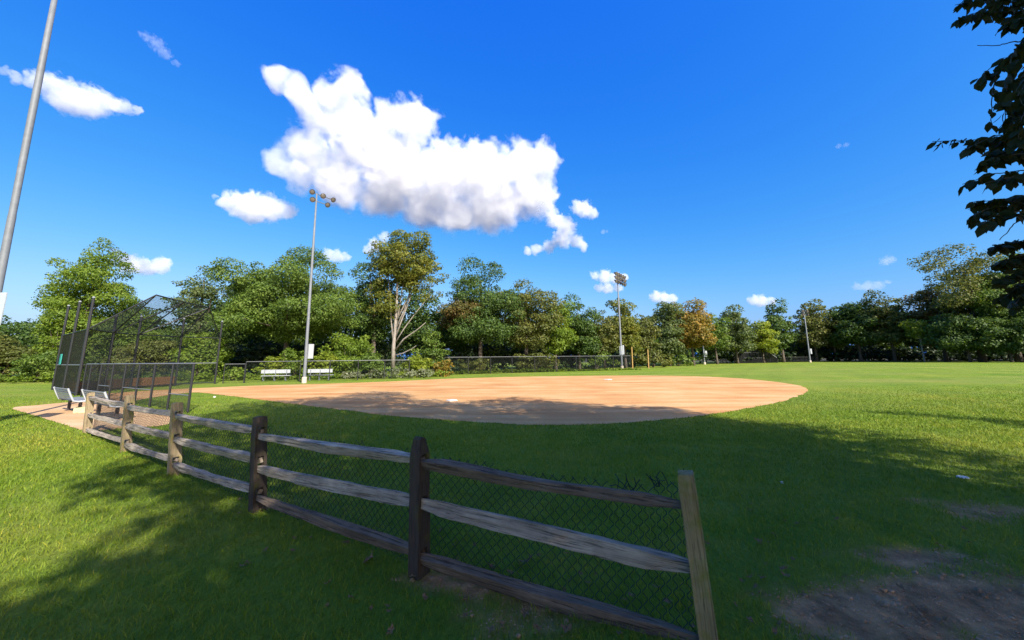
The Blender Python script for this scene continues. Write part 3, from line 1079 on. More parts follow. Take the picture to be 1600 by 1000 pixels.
# foul posts
for px, py, ty, lab in ((988.5, 576, 543, 'taller orange wooden foul post right of the middle light pole'), (1013.5, 576, 547, 'shorter orange foul post standing alone by the shrubs')):
    b_ = G(px, py); t_ = P(px - 1.5, ty, b_.y)
    root = empty('foul_post', b_, lab, 'post', 'orange foul posts')
    mb = MB(); mb.tube([b_ - UZ * .2, t_], .085, 10); mb.build('shaft', ORANGE, root, b_)
    mb = MB(); mb.lathe([(0, .095), (.06, .09), (.09, .03)], t_, UZ, 10); mb.build('cap', ORANGE, root, b_)

# sign at the left frame edge
sp = P(-8, 484, 9.0)
root = empty('sign', (sp.x, sp.y, 0), 'plain white sign board cut by the left edge of the frame', 'sign')
p1 = P(8.5, 457, 9.0); p0 = P(3.5, 508, 9.0)
mb = MB(); cx_ = (p1.x + p0.x) / 2 - .32; cz = (p1.z + p0.z) / 2
mb.box((cx_ - sp.x, 0, cz), (.64, .02, p1.z - p0.z)); o = mb.build('board', SIGNW, root)
mb = MB(); mb.tube([(cx_ - sp.x, .045, -.2), (cx_ - sp.x, .045, p1.z - .05)], .03, 8); mb.build('post', GALV, root)

# far backstop and bleachers across the outfield
Dv = 88
fb = empty('backstop', P(1182, 566, Dv) * Vector((1, 1, 0)).length if False else Vector((P(1182, 566, Dv).x, Dv, 0)), 'small dark backstop far across the outfield at the foot of the trees', 'backstop')
fo2 = fb.location.copy()
prof = [(1147, 1.3, 86), (1163, 3.6, 87), (1190, 3.7, 88), (1203, 2.4, 87.5), (1214, 1.2, 87)]
pts = [(Vector((P(px, 560, D).x, D, 0)), h) for px, h, D in prof]
for q, h in pts:
    mb = MB(); mb.tube([q - UZ * .2, q + UZ * h], .06, 8); mb.build('post', BLACKM, fb, fo2)
mb = MB()
for (q, h), (q2_, h2) in zip(pts[:-1], pts[1:]): mb.tube([q + UZ * h, q2_ + UZ * h2], .045, 6)
mb.build('top_rail', GREYRAIL, fb, fo2)
mb = MB()
for h in (1.2, 2.4):
    mb.tube([pts[1][0] + UZ * h, pts[2][0] + UZ * h], .035, 6)
mb.build('cross_rail', GREYRAIL, fb, fo2)
mb = MB()
for (q, h), (q2_, h2) in zip(pts[:-1], pts[1:]): chainlink(mb, [q + UZ * .05, q2_ + UZ * .05, q2_ + UZ * h2, q + UZ * h], .10, .026)
mb.build('netting', WIREM, fb, fo2)
ob = Vector((P(1130, 566, 86).x, 86, 0))
root = empty('bleachers', ob, 'low silver aluminium bleachers left of the far small backstop', 'bleachers')
for k in range(3):
    mb = MB(); mb.box((0, k * .6, .42 + k * .30), (3.1, .26, .05)); mb.build('seat_plank', ALU, root)
    mb = MB(); mb.box((0, k * .6 + .33, .22 + k * .30), (3.1, .22, .04)); mb.build('foot_plank', ALU, root)
for x in (-1.2, 0, 1.2):
    mb = MB(); mb.box((x, .6, .5), (.05, 1.5, .05)); mb.box((x, 0, .2), (.05, .05, .4)); mb.box((x, 1.25, .5), (.05, .05, 1.0)); mb.build('leg', GALV, root)

# bases and small things on the field
def base_pad(px, py, label, s=.36):
    g = G(px, py)
    mb = MB(); mb.add([(-s / 2, -s / 2, 0), (s / 2, -s / 2, 0), (s / 2, s / 2, 0), (-s / 2, s / 2, 0), (-s * .42, -s * .42, .045), (s * .42, -s * .42, .045), (s * .42, s * .42, .045), (-s * .42, s * .42, .045)],
                      [(4, 5, 6, 7), (0, 1, 5, 4), (1, 2, 6, 5), (2, 3, 7, 6), (3, 0, 4, 7), (3, 2, 1, 0)])
    o = mb.build('base', WHITE); o.location = (g.x, g.y, .009); o.rotation_euler.z = R(35)
    m_ = o.modifiers.new('bevel', 'BEVEL'); m_.width = .012; m_.segments = 3
    tag(o, label, 'base', 'bases on the infield')


base_pad(706, 626.5, 'white base on the shadowed edge of the infield dirt')
base_pad(950, 593.5, 'white base in full sun on the far infield dirt', .45)


def blob(name, px, py, size, mat, label, cat, seed):
    g = G(px, py)
    bm = bmesh.new(); bmesh.ops.create_icosphere(bm, subdivisions=3, radius=1)
    for v in bm.verts:
        q = v.co
        v.co = Vector((q.x * size[0], q.y * size[1], q.z * size[2])) * (1 + .35 * noise.noise(q * 1.7 + Vector((seed, 0, 0))))
    me = bpy.data.meshes.new(name); bm.to_mesh(me); bm.free()
    me.polygons.foreach_set('use_smooth', [True] * len(me.polygons))
    o = link(name, me, mat); o.location = (g.x, g.y, gz(g.x, g.y) + size[2] * .7)
    return tag(o, label, cat)


blob('crumpled_paper', 1222, 755, (.020, .018, .016), WHITE, 'small crumpled white paper scrap on the shaded grass', 'litter', 3)
blob('ball', 335, 621.5, (.05, .05, .045), WHITE, 'small white ball lying on grass beside the infield edge', 'ball', 5)
mb = MB(); mb.lathe([(0, .060), (.012, .060), (.018, .052), (.020, .01)], (0, 0, 0), UZ, 18)
o = mb.build('valve_cover', SIGNW); g = G(1505, 748); o.location = (g.x, g.y, gz(g.x, g.y) + .012)
tag(o, 'small pale round valve cover set in the shaded lawn at right', 'cover')

# fallen leaves
DEADLEAF = leaf_mat('dead_leaf', (.10, .055, .025), (.19, .115, .055), (.32, .22, .12), trans=.15)


def dead_leaf_mesh(seed):
    rnd = random.Random(seed)
    n = 15; vs = [Vector((0, 0, .008))]
    for k in range(n):
        a = 2 * pi * k / n
        r_ = (.046 if k % 3 == 0 else .031) * rnd.uniform(.65, 1.25)
        vs.append(Vector((cos(a) * r_, sin(a) * r_ * .75, .004 + .030 * rnd.random() * (r_ / .05))))
    fs = [(0, k + 1, (k + 1) % n + 1) for k in range(n)]
    mb = MB(); mb.add(vs, fs)
    return mb.mesh('fallen_leaf')


DLM = [dead_leaf_mesh(s) for s in range(4)]
LEAVES = [(577, 879, 1.35, 'large curled brown leaf on the grass between the two dark fence posts'),
          (820, 963, 1.1, 'brown leaf on bare soil under the bottom rail'),
          (886, 990, 1.2, 'pale dry leaf on bare soil at the bottom edge of the picture'),
          (540, 853, 1.0, 'tan leaf tucked beneath the bottom rail left of the black post'),
          (412, 798, 1.2, 'pale curled leaf at the foot of the mossy dark post'),
          (650, 902, 1.1, 'brown leaf at the foot of the near black post'),
          (280, 714, 1.7, 'long tan leaf lying alone on the sunlit lawn'),
          (820, 884, 1.2, 'pale upright leaf in the grass behind the netting')]
for i, (px, py, s, lab) in enumerate(LEAVES):
    g = G(px, py)
    o = link('fallen_leaf', DLM[i % 4], DEADLEAF); o.location = (g.x, g.y, gz(g.x, g.y) + .018); o.scale = (s, s, s)
    o.rotation_euler = (random.uniform(-.4, .4), random.uniform(-.4, .4), random.uniform(0, 6))
    tag(o, lab, 'leaf', 'fallen leaves')
rl = random.Random(5)
for i in range(96):
    px, py = rl.uniform(350, 1250), 0
    py = rl.uniform(830, 1000) if px > 500 else rl.uniform(760, 900)
    if rl.random() < .25: px, py = rl.uniform(1150, 1600), rl.uniform(760, 980)
    g = G(px, py)
    o = link('fallen_leaf', DLM[i % 4], DEADLEAF); s = rl.uniform(.4, .8)
    o.location = (g.x, g.y, gz(g.x, g.y) + .02); o.scale = (s, s, s); o.rotation_euler = (rl.uniform(-.5, .5), rl.uniform(-.5, .5), rl.uniform(0, 6))
    tag(o, 'small dry brown leaf lying on the shaded ground near the fence', 'leaf', 'small fallen leaves')

# ------------------------------------------------------------------ foliage
def leaf_quads(Pn, Nn, size, r, aspect=.78, fold=.22):
    """one folded diamond leaf per point"""
    n = len(Pn)
    Nn = Nn / np.maximum(1e-6, np.linalg.norm(Nn, axis=1))[:, None]
    t = r.normal(size=(n, 3)); t -= Nn * (t * Nn).sum(1)[:, None]
    t /= np.maximum(1e-6, np.linalg.norm(t, axis=1))[:, None]
    b = np.cross(Nn, t)
    s = size * (.65 + .7 * r.random(n))[:, None]
    V = np.empty((n, 4, 3))
    V[:, 0] = Pn - t * s * .5
    V[:, 1] = Pn + b * s * .5 * aspect + Nn * s * fold * .5
    V[:, 2] = Pn + t * s * .5
    V[:, 3] = Pn - b * s * .5 * aspect + Nn * s * fold * .5
    return V


def unit(r, n):
    d = r.normal(size=(n, 3)); return d / np.linalg.norm(d, axis=1)[:, None]


DENSITY = 2.7


def crown_leaves(seed, c, rad, nl, lobe, dens, leaf, shape='round', inner=.25, ragged=.15, flat=.35):
    """leaf quads of a crown made of many uneven leafy lobes; returns (V, lobe centres)"""
    r = np.random.default_rng(seed)
    out, cs = [], []
    rad = np.array(rad, float); c = np.array(c, float)
    for k in range(nl):
        d = unit(r, 1)[0]
        q = r.random() ** .45 if k > nl * inner else r.random() * .6
        q = .25 + .75 * q
        lc = d * q
        if lc[2] < -flat: lc[2] = -flat - (abs(lc[2]) - flat) * .35
        if shape == 'spire': sc_ = max(.15, 1 - .85 * (lc[2] + 1) / 2); lc[:2] *= sc_ * 1.25
        if shape == 'vase': lc[:2] *= .55 + .5 * (lc[2] + 1) / 2 * 1.3
        if shape == 'egg': lc[:2] *= 1.1 - .35 * (lc[2] + 1) / 2
        dn = noise.noise(Vector(tuple(d)) * 2.1 + Vector((seed * .37, seed * .11, 4.0)))
        lc = c + lc * rad * min(1.07, 1 + ragged * r.normal() * .6 + .38 * dn)
        lr = lobe * (.45 + .95 * r.random() ** 1.6)
        cs.append(lc)
        n = max(8, int(dens * DENSITY * lr * lr / (leaf * leaf)))
        dd = unit(r, n)
        dd[:, 2] = dd[:, 2] * .9 + .12
        out_ = (lc - c) / rad
        bias = out_ / (np.linalg.norm(out_) + 1e-6)
        dd += bias * .35; dd /= np.linalg.norm(dd, axis=1)[:, None]
        rr_ = lr * (.55 + .5 * r.random(n) ** .6)
        rr_ *= 1 + .22 * np.sin(dd[:, 0] * 7 + k) * np.sin(dd[:, 1] * 6 + k * 2) * np.sin(dd[:, 2] * 7 + 1)
        st_ = 1.0 + .45 * r.random()          # sprays: wider than tall, drawn outwards
        pts_ = lc + dd * rr_[:, None] * np.array([1.18, 1.18, .66])
        pts_ += (bias * ((dd * bias).sum(1)[:, None]) * rr_[:, None]) * (st_ - 1.0)
        nn = dd * .8 + np.array([0, 0, .45]) + r.normal(size=(n, 3)) * .55
        out.append(leaf_quads(pts_, nn, leaf, r))
    return np.concatenate(out), np.array(cs)


def quads_to_mesh(name, V):
    n = len(V)
    return np_mesh(name, V.reshape(-1, 3), np.arange(n * 4).reshape(n, 4))


def trunk_mesh(seed, h, r0, targets, lean=(0, 0), fork=.35, nlimb=7):
    rnd = random.Random(seed)
    mb = MB()
    top = Vector((lean[0], lean[1], h * .82))
    mid = Vector((lean[0] * .35 + rnd.uniform(-.1, .1) * r0 * 4, lean[1] * .35, h * .42))
    def bez(t): return Vector((0, 0, -.2)).lerp(mid, t).lerp(mid.lerp(top, t), t)
    mb.tube([bez(t) for t in np.linspace(0, 1, 9)], [r0 * (1.25 if t == 0 else 1 - .85 * t) for t in np.linspace(0, 1, 9)], 8)
    tg = [Vector(t) for t in targets]; rnd.shuffle(tg)
    for q in tg[:nlimb]:
        t = fork + (.9 - fork) * rnd.random() * .7
        a = bez(t)
        if q.z < a.z: q = Vector((q.x, q.y, max(q.z, a.z * .8)))
        m_ = a.lerp(q, .5) + Vector((rnd.uniform(-.3, .3), rnd.uniform(-.3, .3), -.15 * (q - a).length + rnd.uniform(0, .4)))
        rr_ = r0 * (1 - .85 * t) * .6
        mb.tube([a, a.lerp(m_, .6), m_, m_.lerp(q, .6), q], [rr_, rr_ * .8, rr_ * .62, rr_ * .4, rr_ * .15], 6)
    return mb.mesh('trunk', True)


TREE_GROUP = 'trees lining the field'


def tree(name, seed, px, top, hw, D, mat, label, low=.12, shape='round', nl=88, lobe=.215, leaf=None, dens=5.0, bark=BARK, r0=None, ragged=.17, group=TREE_GROUP, nlimb=8, inner=.2, hue2=None):
    base = Vector((P(px, 560, D).x, D, 0))
    h = P(px, top, D).z
    rw = hw * 1.04 * D / F
    leaf = leaf or max(.17, D * .0046)
    zc = h * (low + (1 - low) * .5); rz = h * (1 - low) * .5
    lr = lobe * (rw * rw * rz) ** (1 / 3) * 1.15
    V, cs = crown_leaves(seed, (0, 0, zc), (max(.2, rw - lr * .65), max(.2, rw * .9 - lr * .6), max(.3, rz - lr * .5)), nl, lr, dens, leaf, shape, inner, ragged)
    root = empty(name, base, label, 'tree', group)
    r0 = r0 or max(.12, h * .022)
    link('trunk', trunk_mesh(seed, h, r0, [tuple(c_) for c_ in cs], nlimb=nlimb), bark, root)
    o = link('crown', quads_to_mesh('crown', V), LEAF[mat], root)
    if hue2:
        # a second batch of leaves of another colour at the crown's top
        V2, _ = crown_leaves(seed + 900, (hue2[1] * rw, 0, zc + rz * hue2[2]), (rw * hue2[3], rw * .6, rz * hue2[4]), nl // 2, lr * .8, dens, leaf, shape, inner, ragged)
        link('crown', quads_to_mesh('crown', V2), LEAF[hue2[0]], root)
    return root


TREES = [
    ('vine_covered_tree', 125, 366, 78, 41, 'bright', 'vine-draped tree with ragged layered top behind the backstop posts', dict(low=.04, shape='egg', nl=110, lobe=.16, ragged=.30, dens=4.6)),
    ('lacy_tree', 303, 408, 40, 40, 'blue', 'slender lacy-topped tree between the backstop hood and the broad tree', dict(low=.10, nl=44, lobe=.20, ragged=.34, dens=3.8)),
    ('broad_tree', 446, 384, 102, 39, 'mid', 'broad rounded green tree behind the light pole with five floodlights', dict(low=.08, nl=130, lobe=.165)),
    ('dark_tree', 582, 392, 42, 43, 'dark', 'narrow dark green tree pressed against the yellowing pale-trunked tree', dict(low=.12, nl=44)),
    ('oak_tree', 750, 408, 66, 46, 'dark', 'dense dark oak with brownish patches right of the pale-trunked tree', dict(low=.04, nl=100, lobe=.18, hue2=('rust', -.35, -.05, .35, .3))),
    ('oak_tree', 822, 434, 48, 47, 'olive', 'olive oak whose crown slopes down right of the dense dark oak', dict(low=.03, nl=90, lobe=.19)),
    ('leafy_tree', 868, 461, 32, 52, 'bright', 'light green tree left of the blue-green rounded tree', dict(low=.02, nl=2*40)),
    ('leafy_tree', 905, 465, 36, 54, 'dark', 'dark rounded tree left of the pole with three rows of floodlights', dict(low=.02, nl=2*44)),
    ('leafy_tree', 945, 482, 26, 55, 'olive', 'small olive tree just left of the middle light pole', dict(low=.02, nl=2*34)),
    ('poplar_tree', 977, 459, 32, 58, 'yellowgreen', 'upright feathery tree directly behind the middle light pole', dict(low=.02, nl=2*46, lobe=.19, shape='egg', ragged=.18)),
    ('leafy_tree', 1012, 477, 22, 62, 'olive', 'thin olive tree above the shorter orange foul post', dict(low=.02, nl=2*30)),
    ('maple_tree', 1046, 466, 30, 68, 'blue', 'grey-green tree left of the golden tree', dict(low=.02, nl=88)),
    ('golden_tree', 1083, 464, 34, 70, 'gold', 'golden orange turning tree behind the far light pole', dict(low=.03, nl=2*50, lobe=.24)),
    ('leafy_tree', 1120, 488, 24, 80, 'mid', 'low green tree just right of the golden tree', dict(low=.02, nl=2*34)),
    ('spruce_tree', 1152, 480, 34, 84, 'blue', 'grey-green pointed tree above the small far backstop', dict(low=.01, nl=2*54, lobe=.19, shape='egg')),
    ('leafy_tree', 1193, 493, 24, 88, 'lime', 'bright lime tree just right of the small far backstop', dict(low=.01, nl=2*38)),
    ('spruce_tree', 1224, 467, 24, 93, 'dark', 'tall dark pointed tree right of the lime tree at the far side', dict(low=.01, nl=2*46, shape='egg')),
    ('leafy_tree', 1276, 470, 30, 97, 'olive', 'grey olive tree behind the farthest light pole', dict(low=.05, nl=90)),
    ('leafy_tree', 1306, 480, 20, 97, 'yellowgreen', 'yellow-green tree right of the farthest light pole', dict(low=.06, nl=70)),
    ('wood_edge_tree', 1345, 466, 36, 92, 'dark', 'dark spreading tree over the shadowed woodland edge', dict(low=.08, nl=2*54, lobe=.22)),
    ('wood_edge_tree', 1398, 459, 36, 88, 'olive', 'pale-leaved olive tree left of the little lime sapling', dict(low=.08, nl=2*56, lobe=.22)),
    ('sapling', 1444, 484, 20, 80, 'lime', 'small lime green tree with a thin pale trunk at the woodland edge', dict(low=.28, nl=30, lobe=.26, dens=3.6, bark=PALEBARK, r0=.16, ragged=.2)),
    ('wood_edge_tree', 1478, 448, 40, 82, 'rust', 'brownish dark tree between the lime sapling and the tall airy tree', dict(low=.06, nl=110, lobe=.22)),
    ('tall_airy_tree', 1535, 384, 66, 76, 'olive', 'tallest airy olive tree at the right with sky showing through', dict(low=.24, nl=76, lobe=.18, dens=3.8, ragged=.24)),
    ('wood_edge_tree', 1592, 402, 50, 72, 'mid', 'big tree at the right edge behind the hanging branch', dict(low=.08, nl=2*60, lobe=.22)),
    ('wood_edge_tree', 1515, 486, 46, 74, 'dark', 'low dark tree below the tallest airy tree', dict(low=.03, nl=2*50)),
    ('wood_edge_tree', 1580, 492, 40, 70, 'dark', 'low dark tree at the right edge of the lawn', dict(low=.03, nl=2*50)),
]
for i, (nm, px, top, hw, D, mat, lab, kw) in enumerate(TREES):
    tree(nm, 100 + i, px, top, hw, D, mat, lab, **kw)

# the yellowing tree with the pale many-stemmed trunk
D = 41
tb = Vector((P(618, 560, D).x, D, 0))
root = empty('pale_trunked_tree', tb, 'tall yellowing tree with bare pale forked trunks in the middle of the tree line', 'tree', TREE_GROUP)
zs = lambda px, py: P(px, py, D) - tb
mb = MB()
rt = random.Random(3)
limbs = [[(614, 575), (615, 540), (617, 520), (620, 470), (622, 420), (628, 385)], [(615, 540), (612, 500), (610, 450), (606, 410)], [(617, 530), (628, 500), (640, 470), (652, 430), (660, 395)],
         [(618, 535), (630, 515), (648, 490), (668, 465), (676, 440)], [(617, 548), (632, 530), (655, 515), (668, 505)], [(616, 556), (630, 552), (645, 545), (652, 540)],
         [(618, 515), (632, 480), (642, 440), (648, 400)], [(620, 500), (634, 470), (650, 445), (664, 425)], [(617, 520), (624, 480), (630, 440), (636, 400)]]
for k, l in enumerate(limbs):
    off = 0 if k == 0 else rt.uniform(-.9, .9)
    n = len(l)
    p_ = [zs(*q) + Vector((0, off * (i / (n - 1)), 0)) for i, q in enumerate(l)]
    r_ = .25 if k == 0 else rt.uniform(.075, .12)
    mb.tube(p_, [r_ * (1 - .75 * i / (n - 1)) for i in range(n)], 7)
mb.build('trunk', PALEBARK, root, None, True)
top = zs(636, 361)
V1, _ = crown_leaves(501, tuple(zs(634, 408)), (3.7, 3.2, 3.0), 120, .85, 4.0, .20, 'round', .2, .16, .6)
V2, _ = crown_leaves(502, tuple(zs(662, 446)), (2.0, 2.2, 2.2), 40, .62, 3.2, .20, 'round', .2, .2, .6)
V3, _ = crown_leaves(504, tuple(zs(604, 462)), (1.7, 2.2, 3.2), 44, .6, 3.0, .20, 'round', .2, .2, .9)
link('crown', quads_to_mesh('crown', np.concatenate([V1, V2, V3])), LEAF['yellowgreen'], root)

# shrubs and vines at the feet of the trees
SHRUB_GROUP = 'shrubs at the foot of the tree line'
SHRUBS = [
    (5, 512, 52, 36, 'olive', 'olive shrub mass at the left edge behind the lawn'),
    (62, 545, 60, 34, 'mid', 'low green thicket left of the backstop side wall'),
    (92, 470, 50, 38, 'bright', 'tall bright vine mound at the left of the backstop posts'),
    (185, 470, 52, 38, 'mid', 'vine mound seen through the backstop hood'),
    (232, 520, 46, 35, 'olive', 'olive shrub behind the backstop netting'),
    (310, 505, 44, 36, 'bright', 'bright vine-covered shrub at the far end of the backstop'),
    (345, 470, 26, 37, 'dark', 'dark upright vine column beside the broad tree'),
    (368, 570, 24, 33, 'bright', 'low bright bush at the left end of the dugout fence'),
    (430, 553, 26, 34, 'lime', 'lime green bush above the left white team bench'),
    (462, 540, 22, 34, 'bright', 'bright pokeweed bush just left of the five-light pole'),
    (507, 545, 22, 34.5, 'lime', 'lime bush right of the five-light pole'),
    (545, 510, 46, 36, 'bright', 'tall bright shrub between the five-light pole and the pale trunks'),
    (578, 548, 32, 35, 'mid', 'rounded mid-green bush left of the pale trunks'),
    (652, 553, 30, 36, 'lime', 'bright yellow-green bush right of the pale trunks'),
    (676, 515, 24, 39, 'mid', 'upright green shrub below the dense dark oak'),
    (690, 560, 22, 37, 'gold', 'reddish turning bush beside the dark outfield fence'),
    (742, 555, 36, 45, 'olive', 'olive bush behind the dark outfield fence'),
    (835, 535, 40, 47, 'olive', 'large olive bush under the sloping oak'),
    (930, 545, 40, 55, 'mid', 'mid-green bush left of the middle light pole base'),
    (1020, 540, 36, 61, 'olive', 'olive bush behind the orange foul posts'),
    (1060, 548, 34, 68, 'mid', 'low bush beneath the golden tree'),
    (1128, 548, 22, 90, 'dark', 'dark bush behind the silver bleachers'),
]
for i, (px, top, hw, D, mat, lab) in enumerate(SHRUBS):
    base = Vector((P(px, 560, D).x, D, 0)); h = P(px, top, D).z; rw = hw * D / F
    leaf = max(.15, D * .0048)
    lr = .27 * min(rw, h * .6)
    V, cs = crown_leaves(700 + i, (0, 0, h * .45), (max(.2, rw - lr * .6), max(.2, rw * .6), max(.2, h * .5 - lr * .5)), 46, lr, 5, leaf, 'egg', .15, .30, .85)
    root = empty('shrub', base, lab, 'shrub', SHRUB_GROUP)
    mb = MB()
    for q in cs[:7]: mb.tube([(0, 0, -.1), (q[0] * .5, q[1] * .5, q[2] * .6), tuple(q)], [.05, .035, .012], 5)
    mb.build('stem', BARK, root)
    link('foliage', quads_to_mesh('foliage', V), LEAF[mat], root)

# the wood behind: one mass, plus weedy ground cover along the edges
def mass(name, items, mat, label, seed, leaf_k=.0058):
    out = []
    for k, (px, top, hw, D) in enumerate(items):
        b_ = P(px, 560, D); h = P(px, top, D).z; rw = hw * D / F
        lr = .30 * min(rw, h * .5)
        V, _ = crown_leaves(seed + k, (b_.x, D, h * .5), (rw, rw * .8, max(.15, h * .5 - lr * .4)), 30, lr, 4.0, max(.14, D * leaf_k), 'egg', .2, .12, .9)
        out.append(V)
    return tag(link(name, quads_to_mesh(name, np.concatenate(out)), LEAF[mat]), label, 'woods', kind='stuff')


rw_ = random.Random(9)
back = []
front_line = [(-120, 36, 520), (0, 42, 500), (200, 45, 455), (340, 46, 440), (560, 48, 430), (700, 50, 455), (850, 58, 480), (1000, 70, 490), (1120, 92, 505), (1250, 106, 492), (1400, 98, 480), (1500, 90, 480), (1700, 78, 470), (1900, 60, 440)]


def fl(px, k):
    for a, b2 in zip(front_line[:-1], front_line[1:]):
        if a[0] <= px <= b2[0]:
            return a[k] + (b2[k] - a[k]) * (px - a[0]) / (b2[0] - a[0])
    return front_line[-1][k]


px = -120
while px < 1880:
    hw = rw_.uniform(34, 52)
    back.append((px, fl(px, 2) + rw_.uniform(-6, 22), hw, fl(px, 1) + rw_.uniform(0, 5)))
    px += hw * .85
px = -120
low_ = []
while px < 1880:
    hw = rw_.uniform(26, 40)
    if not (600 < px < 668): low_.append((px, rw_.uniform(528, 545), hw, fl(px, 1) - rw_.uniform(2, 4) if px > 700 else fl(px, 1) - rw_.uniform(3, 5)))
    px += hw * .8
px = -150
while px < 1900:
    hw = rw_.uniform(44, 60)
    back.append((px, rw_.uniform(505, 525) if px > 800 else rw_.uniform(480, 510), hw, fl(px, 1) + rw_.uniform(7, 11)))
    px += hw * .7
px = 1140
while px < 1900:
    low_.append((px, rw_.uniform(540, 552), 26, fl(px, 1) - rw_.uniform(4, 7))); px += 15
mass('woods', back, 'dark', 'dark mass of woodland closing the view behind the tree line', 2000)
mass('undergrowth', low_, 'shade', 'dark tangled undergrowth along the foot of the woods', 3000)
weeds, bloom = [], []
for px in range(-40, 700, 14):
    D = 33.0 + rw_.uniform(-1, 1.5) if px < 400 else 32.8 + max(0, (px - 400)) * .012 + rw_.uniform(-.5, 1)
    weeds.append((px, rw_.uniform(578, 588), 13, D))
for px in range(690, 1000, 12):
    weeds.append((px, rw_.uniform(574, 580), 11, 41 + (px - 690) * .032 + rw_.uniform(-.6, .2)))
for px in (545, 560, 585, 600, 622, 640, 655, 668):
    bloom.append((px, rw_.uniform(572, 580), 11, 33.6 + rw_.uniform(-.3, .6)))
mass('weeds', weeds, 'bright', 'leafy weeds growing along the edge of the field', 4000, .0045)
mass('flowering_weeds', bloom, 'bloom', 'pale flowering weeds at the foot of the pale trunks', 5000, .0040)

# ------------------------------------------------------------------ the big shade trees beside the camera
SH = Vector((-SUN_AZ.x, -SUN_AZ.y)); PP = Vector((SH.y, -SH.x))      # along the shadow, across it


def sp_pos(p, s):
    return Vector((PP.x * p + SH.x * s, PP.y * p + SH.y * s, 0))


def frame_cull(V, base, xmin=1640):
    """keep leaves outside the picture's field of view"""
    C = V.mean(1) + np.array(base)
    Mi = np.array(CMI)
    q = C @ Mi[:3, :3].T + Mi[:3, 3]
    zz = np.minimum(q[:, 2], -1e-3)
    u = CX + F * q[:, 0] / -zz; v = CY - F * q[:, 1] / -zz
    vis = (q[:, 2] < -.05) & (u > -60) & (u < xmin) & (v > -60) & (v < 1060)
    return V[~vis]


def shade_tree(seed, p, s, h, rad, low, label, nl, dens, leaf, lobe, name='shade_tree'):
    base = sp_pos(p, s)
    root = empty(name, base, label, 'tree', 'shade trees beside the fence')
    zc = h * (low + 1) / 2; rz = h * (1 - low) / 2
    V, cs = crown_leaves(seed, (0, 0, zc), (rad * .85, rad * .85, rz * .9), nl, lobe, dens, leaf, 'round', .3, .08, .8)
    V = frame_cull(V, base)
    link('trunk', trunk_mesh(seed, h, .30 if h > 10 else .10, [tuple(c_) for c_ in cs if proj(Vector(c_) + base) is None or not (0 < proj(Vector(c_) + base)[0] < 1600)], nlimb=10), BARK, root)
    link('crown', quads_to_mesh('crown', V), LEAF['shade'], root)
    return root


big = shade_tree(31, 2.4, -4.6, 18.0, 4.6, .20, 'large shade tree right of the camera with leafy branches hanging into the picture', 112, 3.3, .17, 1.05)
shade_tree(32, 7.6, -5.2, 13.4, 3.9, .18, 'second shade tree outside the frame right of the bare soil', 95, 3.5, .17, 1.05)
shade_tree(35, 4.5, -12.5, 15.5, 6.2, .22, 'broad shade tree behind the camera, outside the frame', 118, 2.9, .24, 1.38)
shade_tree(36, .2, -8.2, 10.6, 3.5, .14, 'narrow shade tree behind the camera to the left, outside the frame', 90, 3.1, .20, .95)
shade_tree(33, 15.3, -6.3, 8.4, .55, .25, 'slim young tree outside the frame casting a thin shadow on the outfield', 14, 3.0, .14, .40)
shade_tree(34, 15.0, -9.5, 7.0, 1.6, .25, 'small round tree outside the frame at the right', 24, 3.2, .15, .6)

for k, (x, y, h, rad) in enumerate([(105, 55, 19, 6.5), (115, 61, 20, 7), (126, 68, 20, 7), (99, 47, 9, 4)]):
    V, cs = crown_leaves(860 + k, (0, 0, h * .55), (rad, rad, h * .45), 70, 2.0, 3.0, .45, 'round', .2, .15, .9)
    root = empty('wood_edge_tree', (x, y, 0), ['tall edge-of-woods tree just outside the right of the frame', 'second tall tree of the woods outside the right of the frame', 'tall tree deeper in the woods outside the right of the frame', 'low young tree outside the right of the frame'][k], 'tree', 'woodland trees right of the frame')
    link('trunk', trunk_mesh(860 + k, h, .35, [tuple(q) for q in cs]), BARK, root)
    link('crown', quads_to_mesh('crown', V), LEAF['dark'], root)

# hanging branch of the large tree, in the picture
def real_leaf(V, Fc, p, axis_, nrm, L, W_):
    a = axis_.normalized(); n_ = (nrm - a * nrm.dot(a)).normalized(); b_ = a.cross(n_)
    i = len(V)
    droop = -n_ * .12 * L
    V += [p, p + a * L * .30 + b_ * W_ * .42 + n_ * L * .05, p + a * L * .62 + b_ * W_ * .46 + n_ * L * .04 + droop * .5, p + a * L + droop * 1.4,
          p + a * L * .62 - b_ * W_ * .46 + n_ * L * .04 + droop * .5, p + a * L * .30 - b_ * W_ * .42 + n_ * L * .05, p + a * L * .33, p + a * L * .64 + droop * .4]
    Fc += [(i, i + 1, i + 6), (i + 1, i + 2, i + 7, i + 6), (i + 2, i + 3, i + 7), (i, i + 6, i + 5), (i + 6, i + 7, i + 4, i + 5), (i + 7, i + 3, i + 4)]


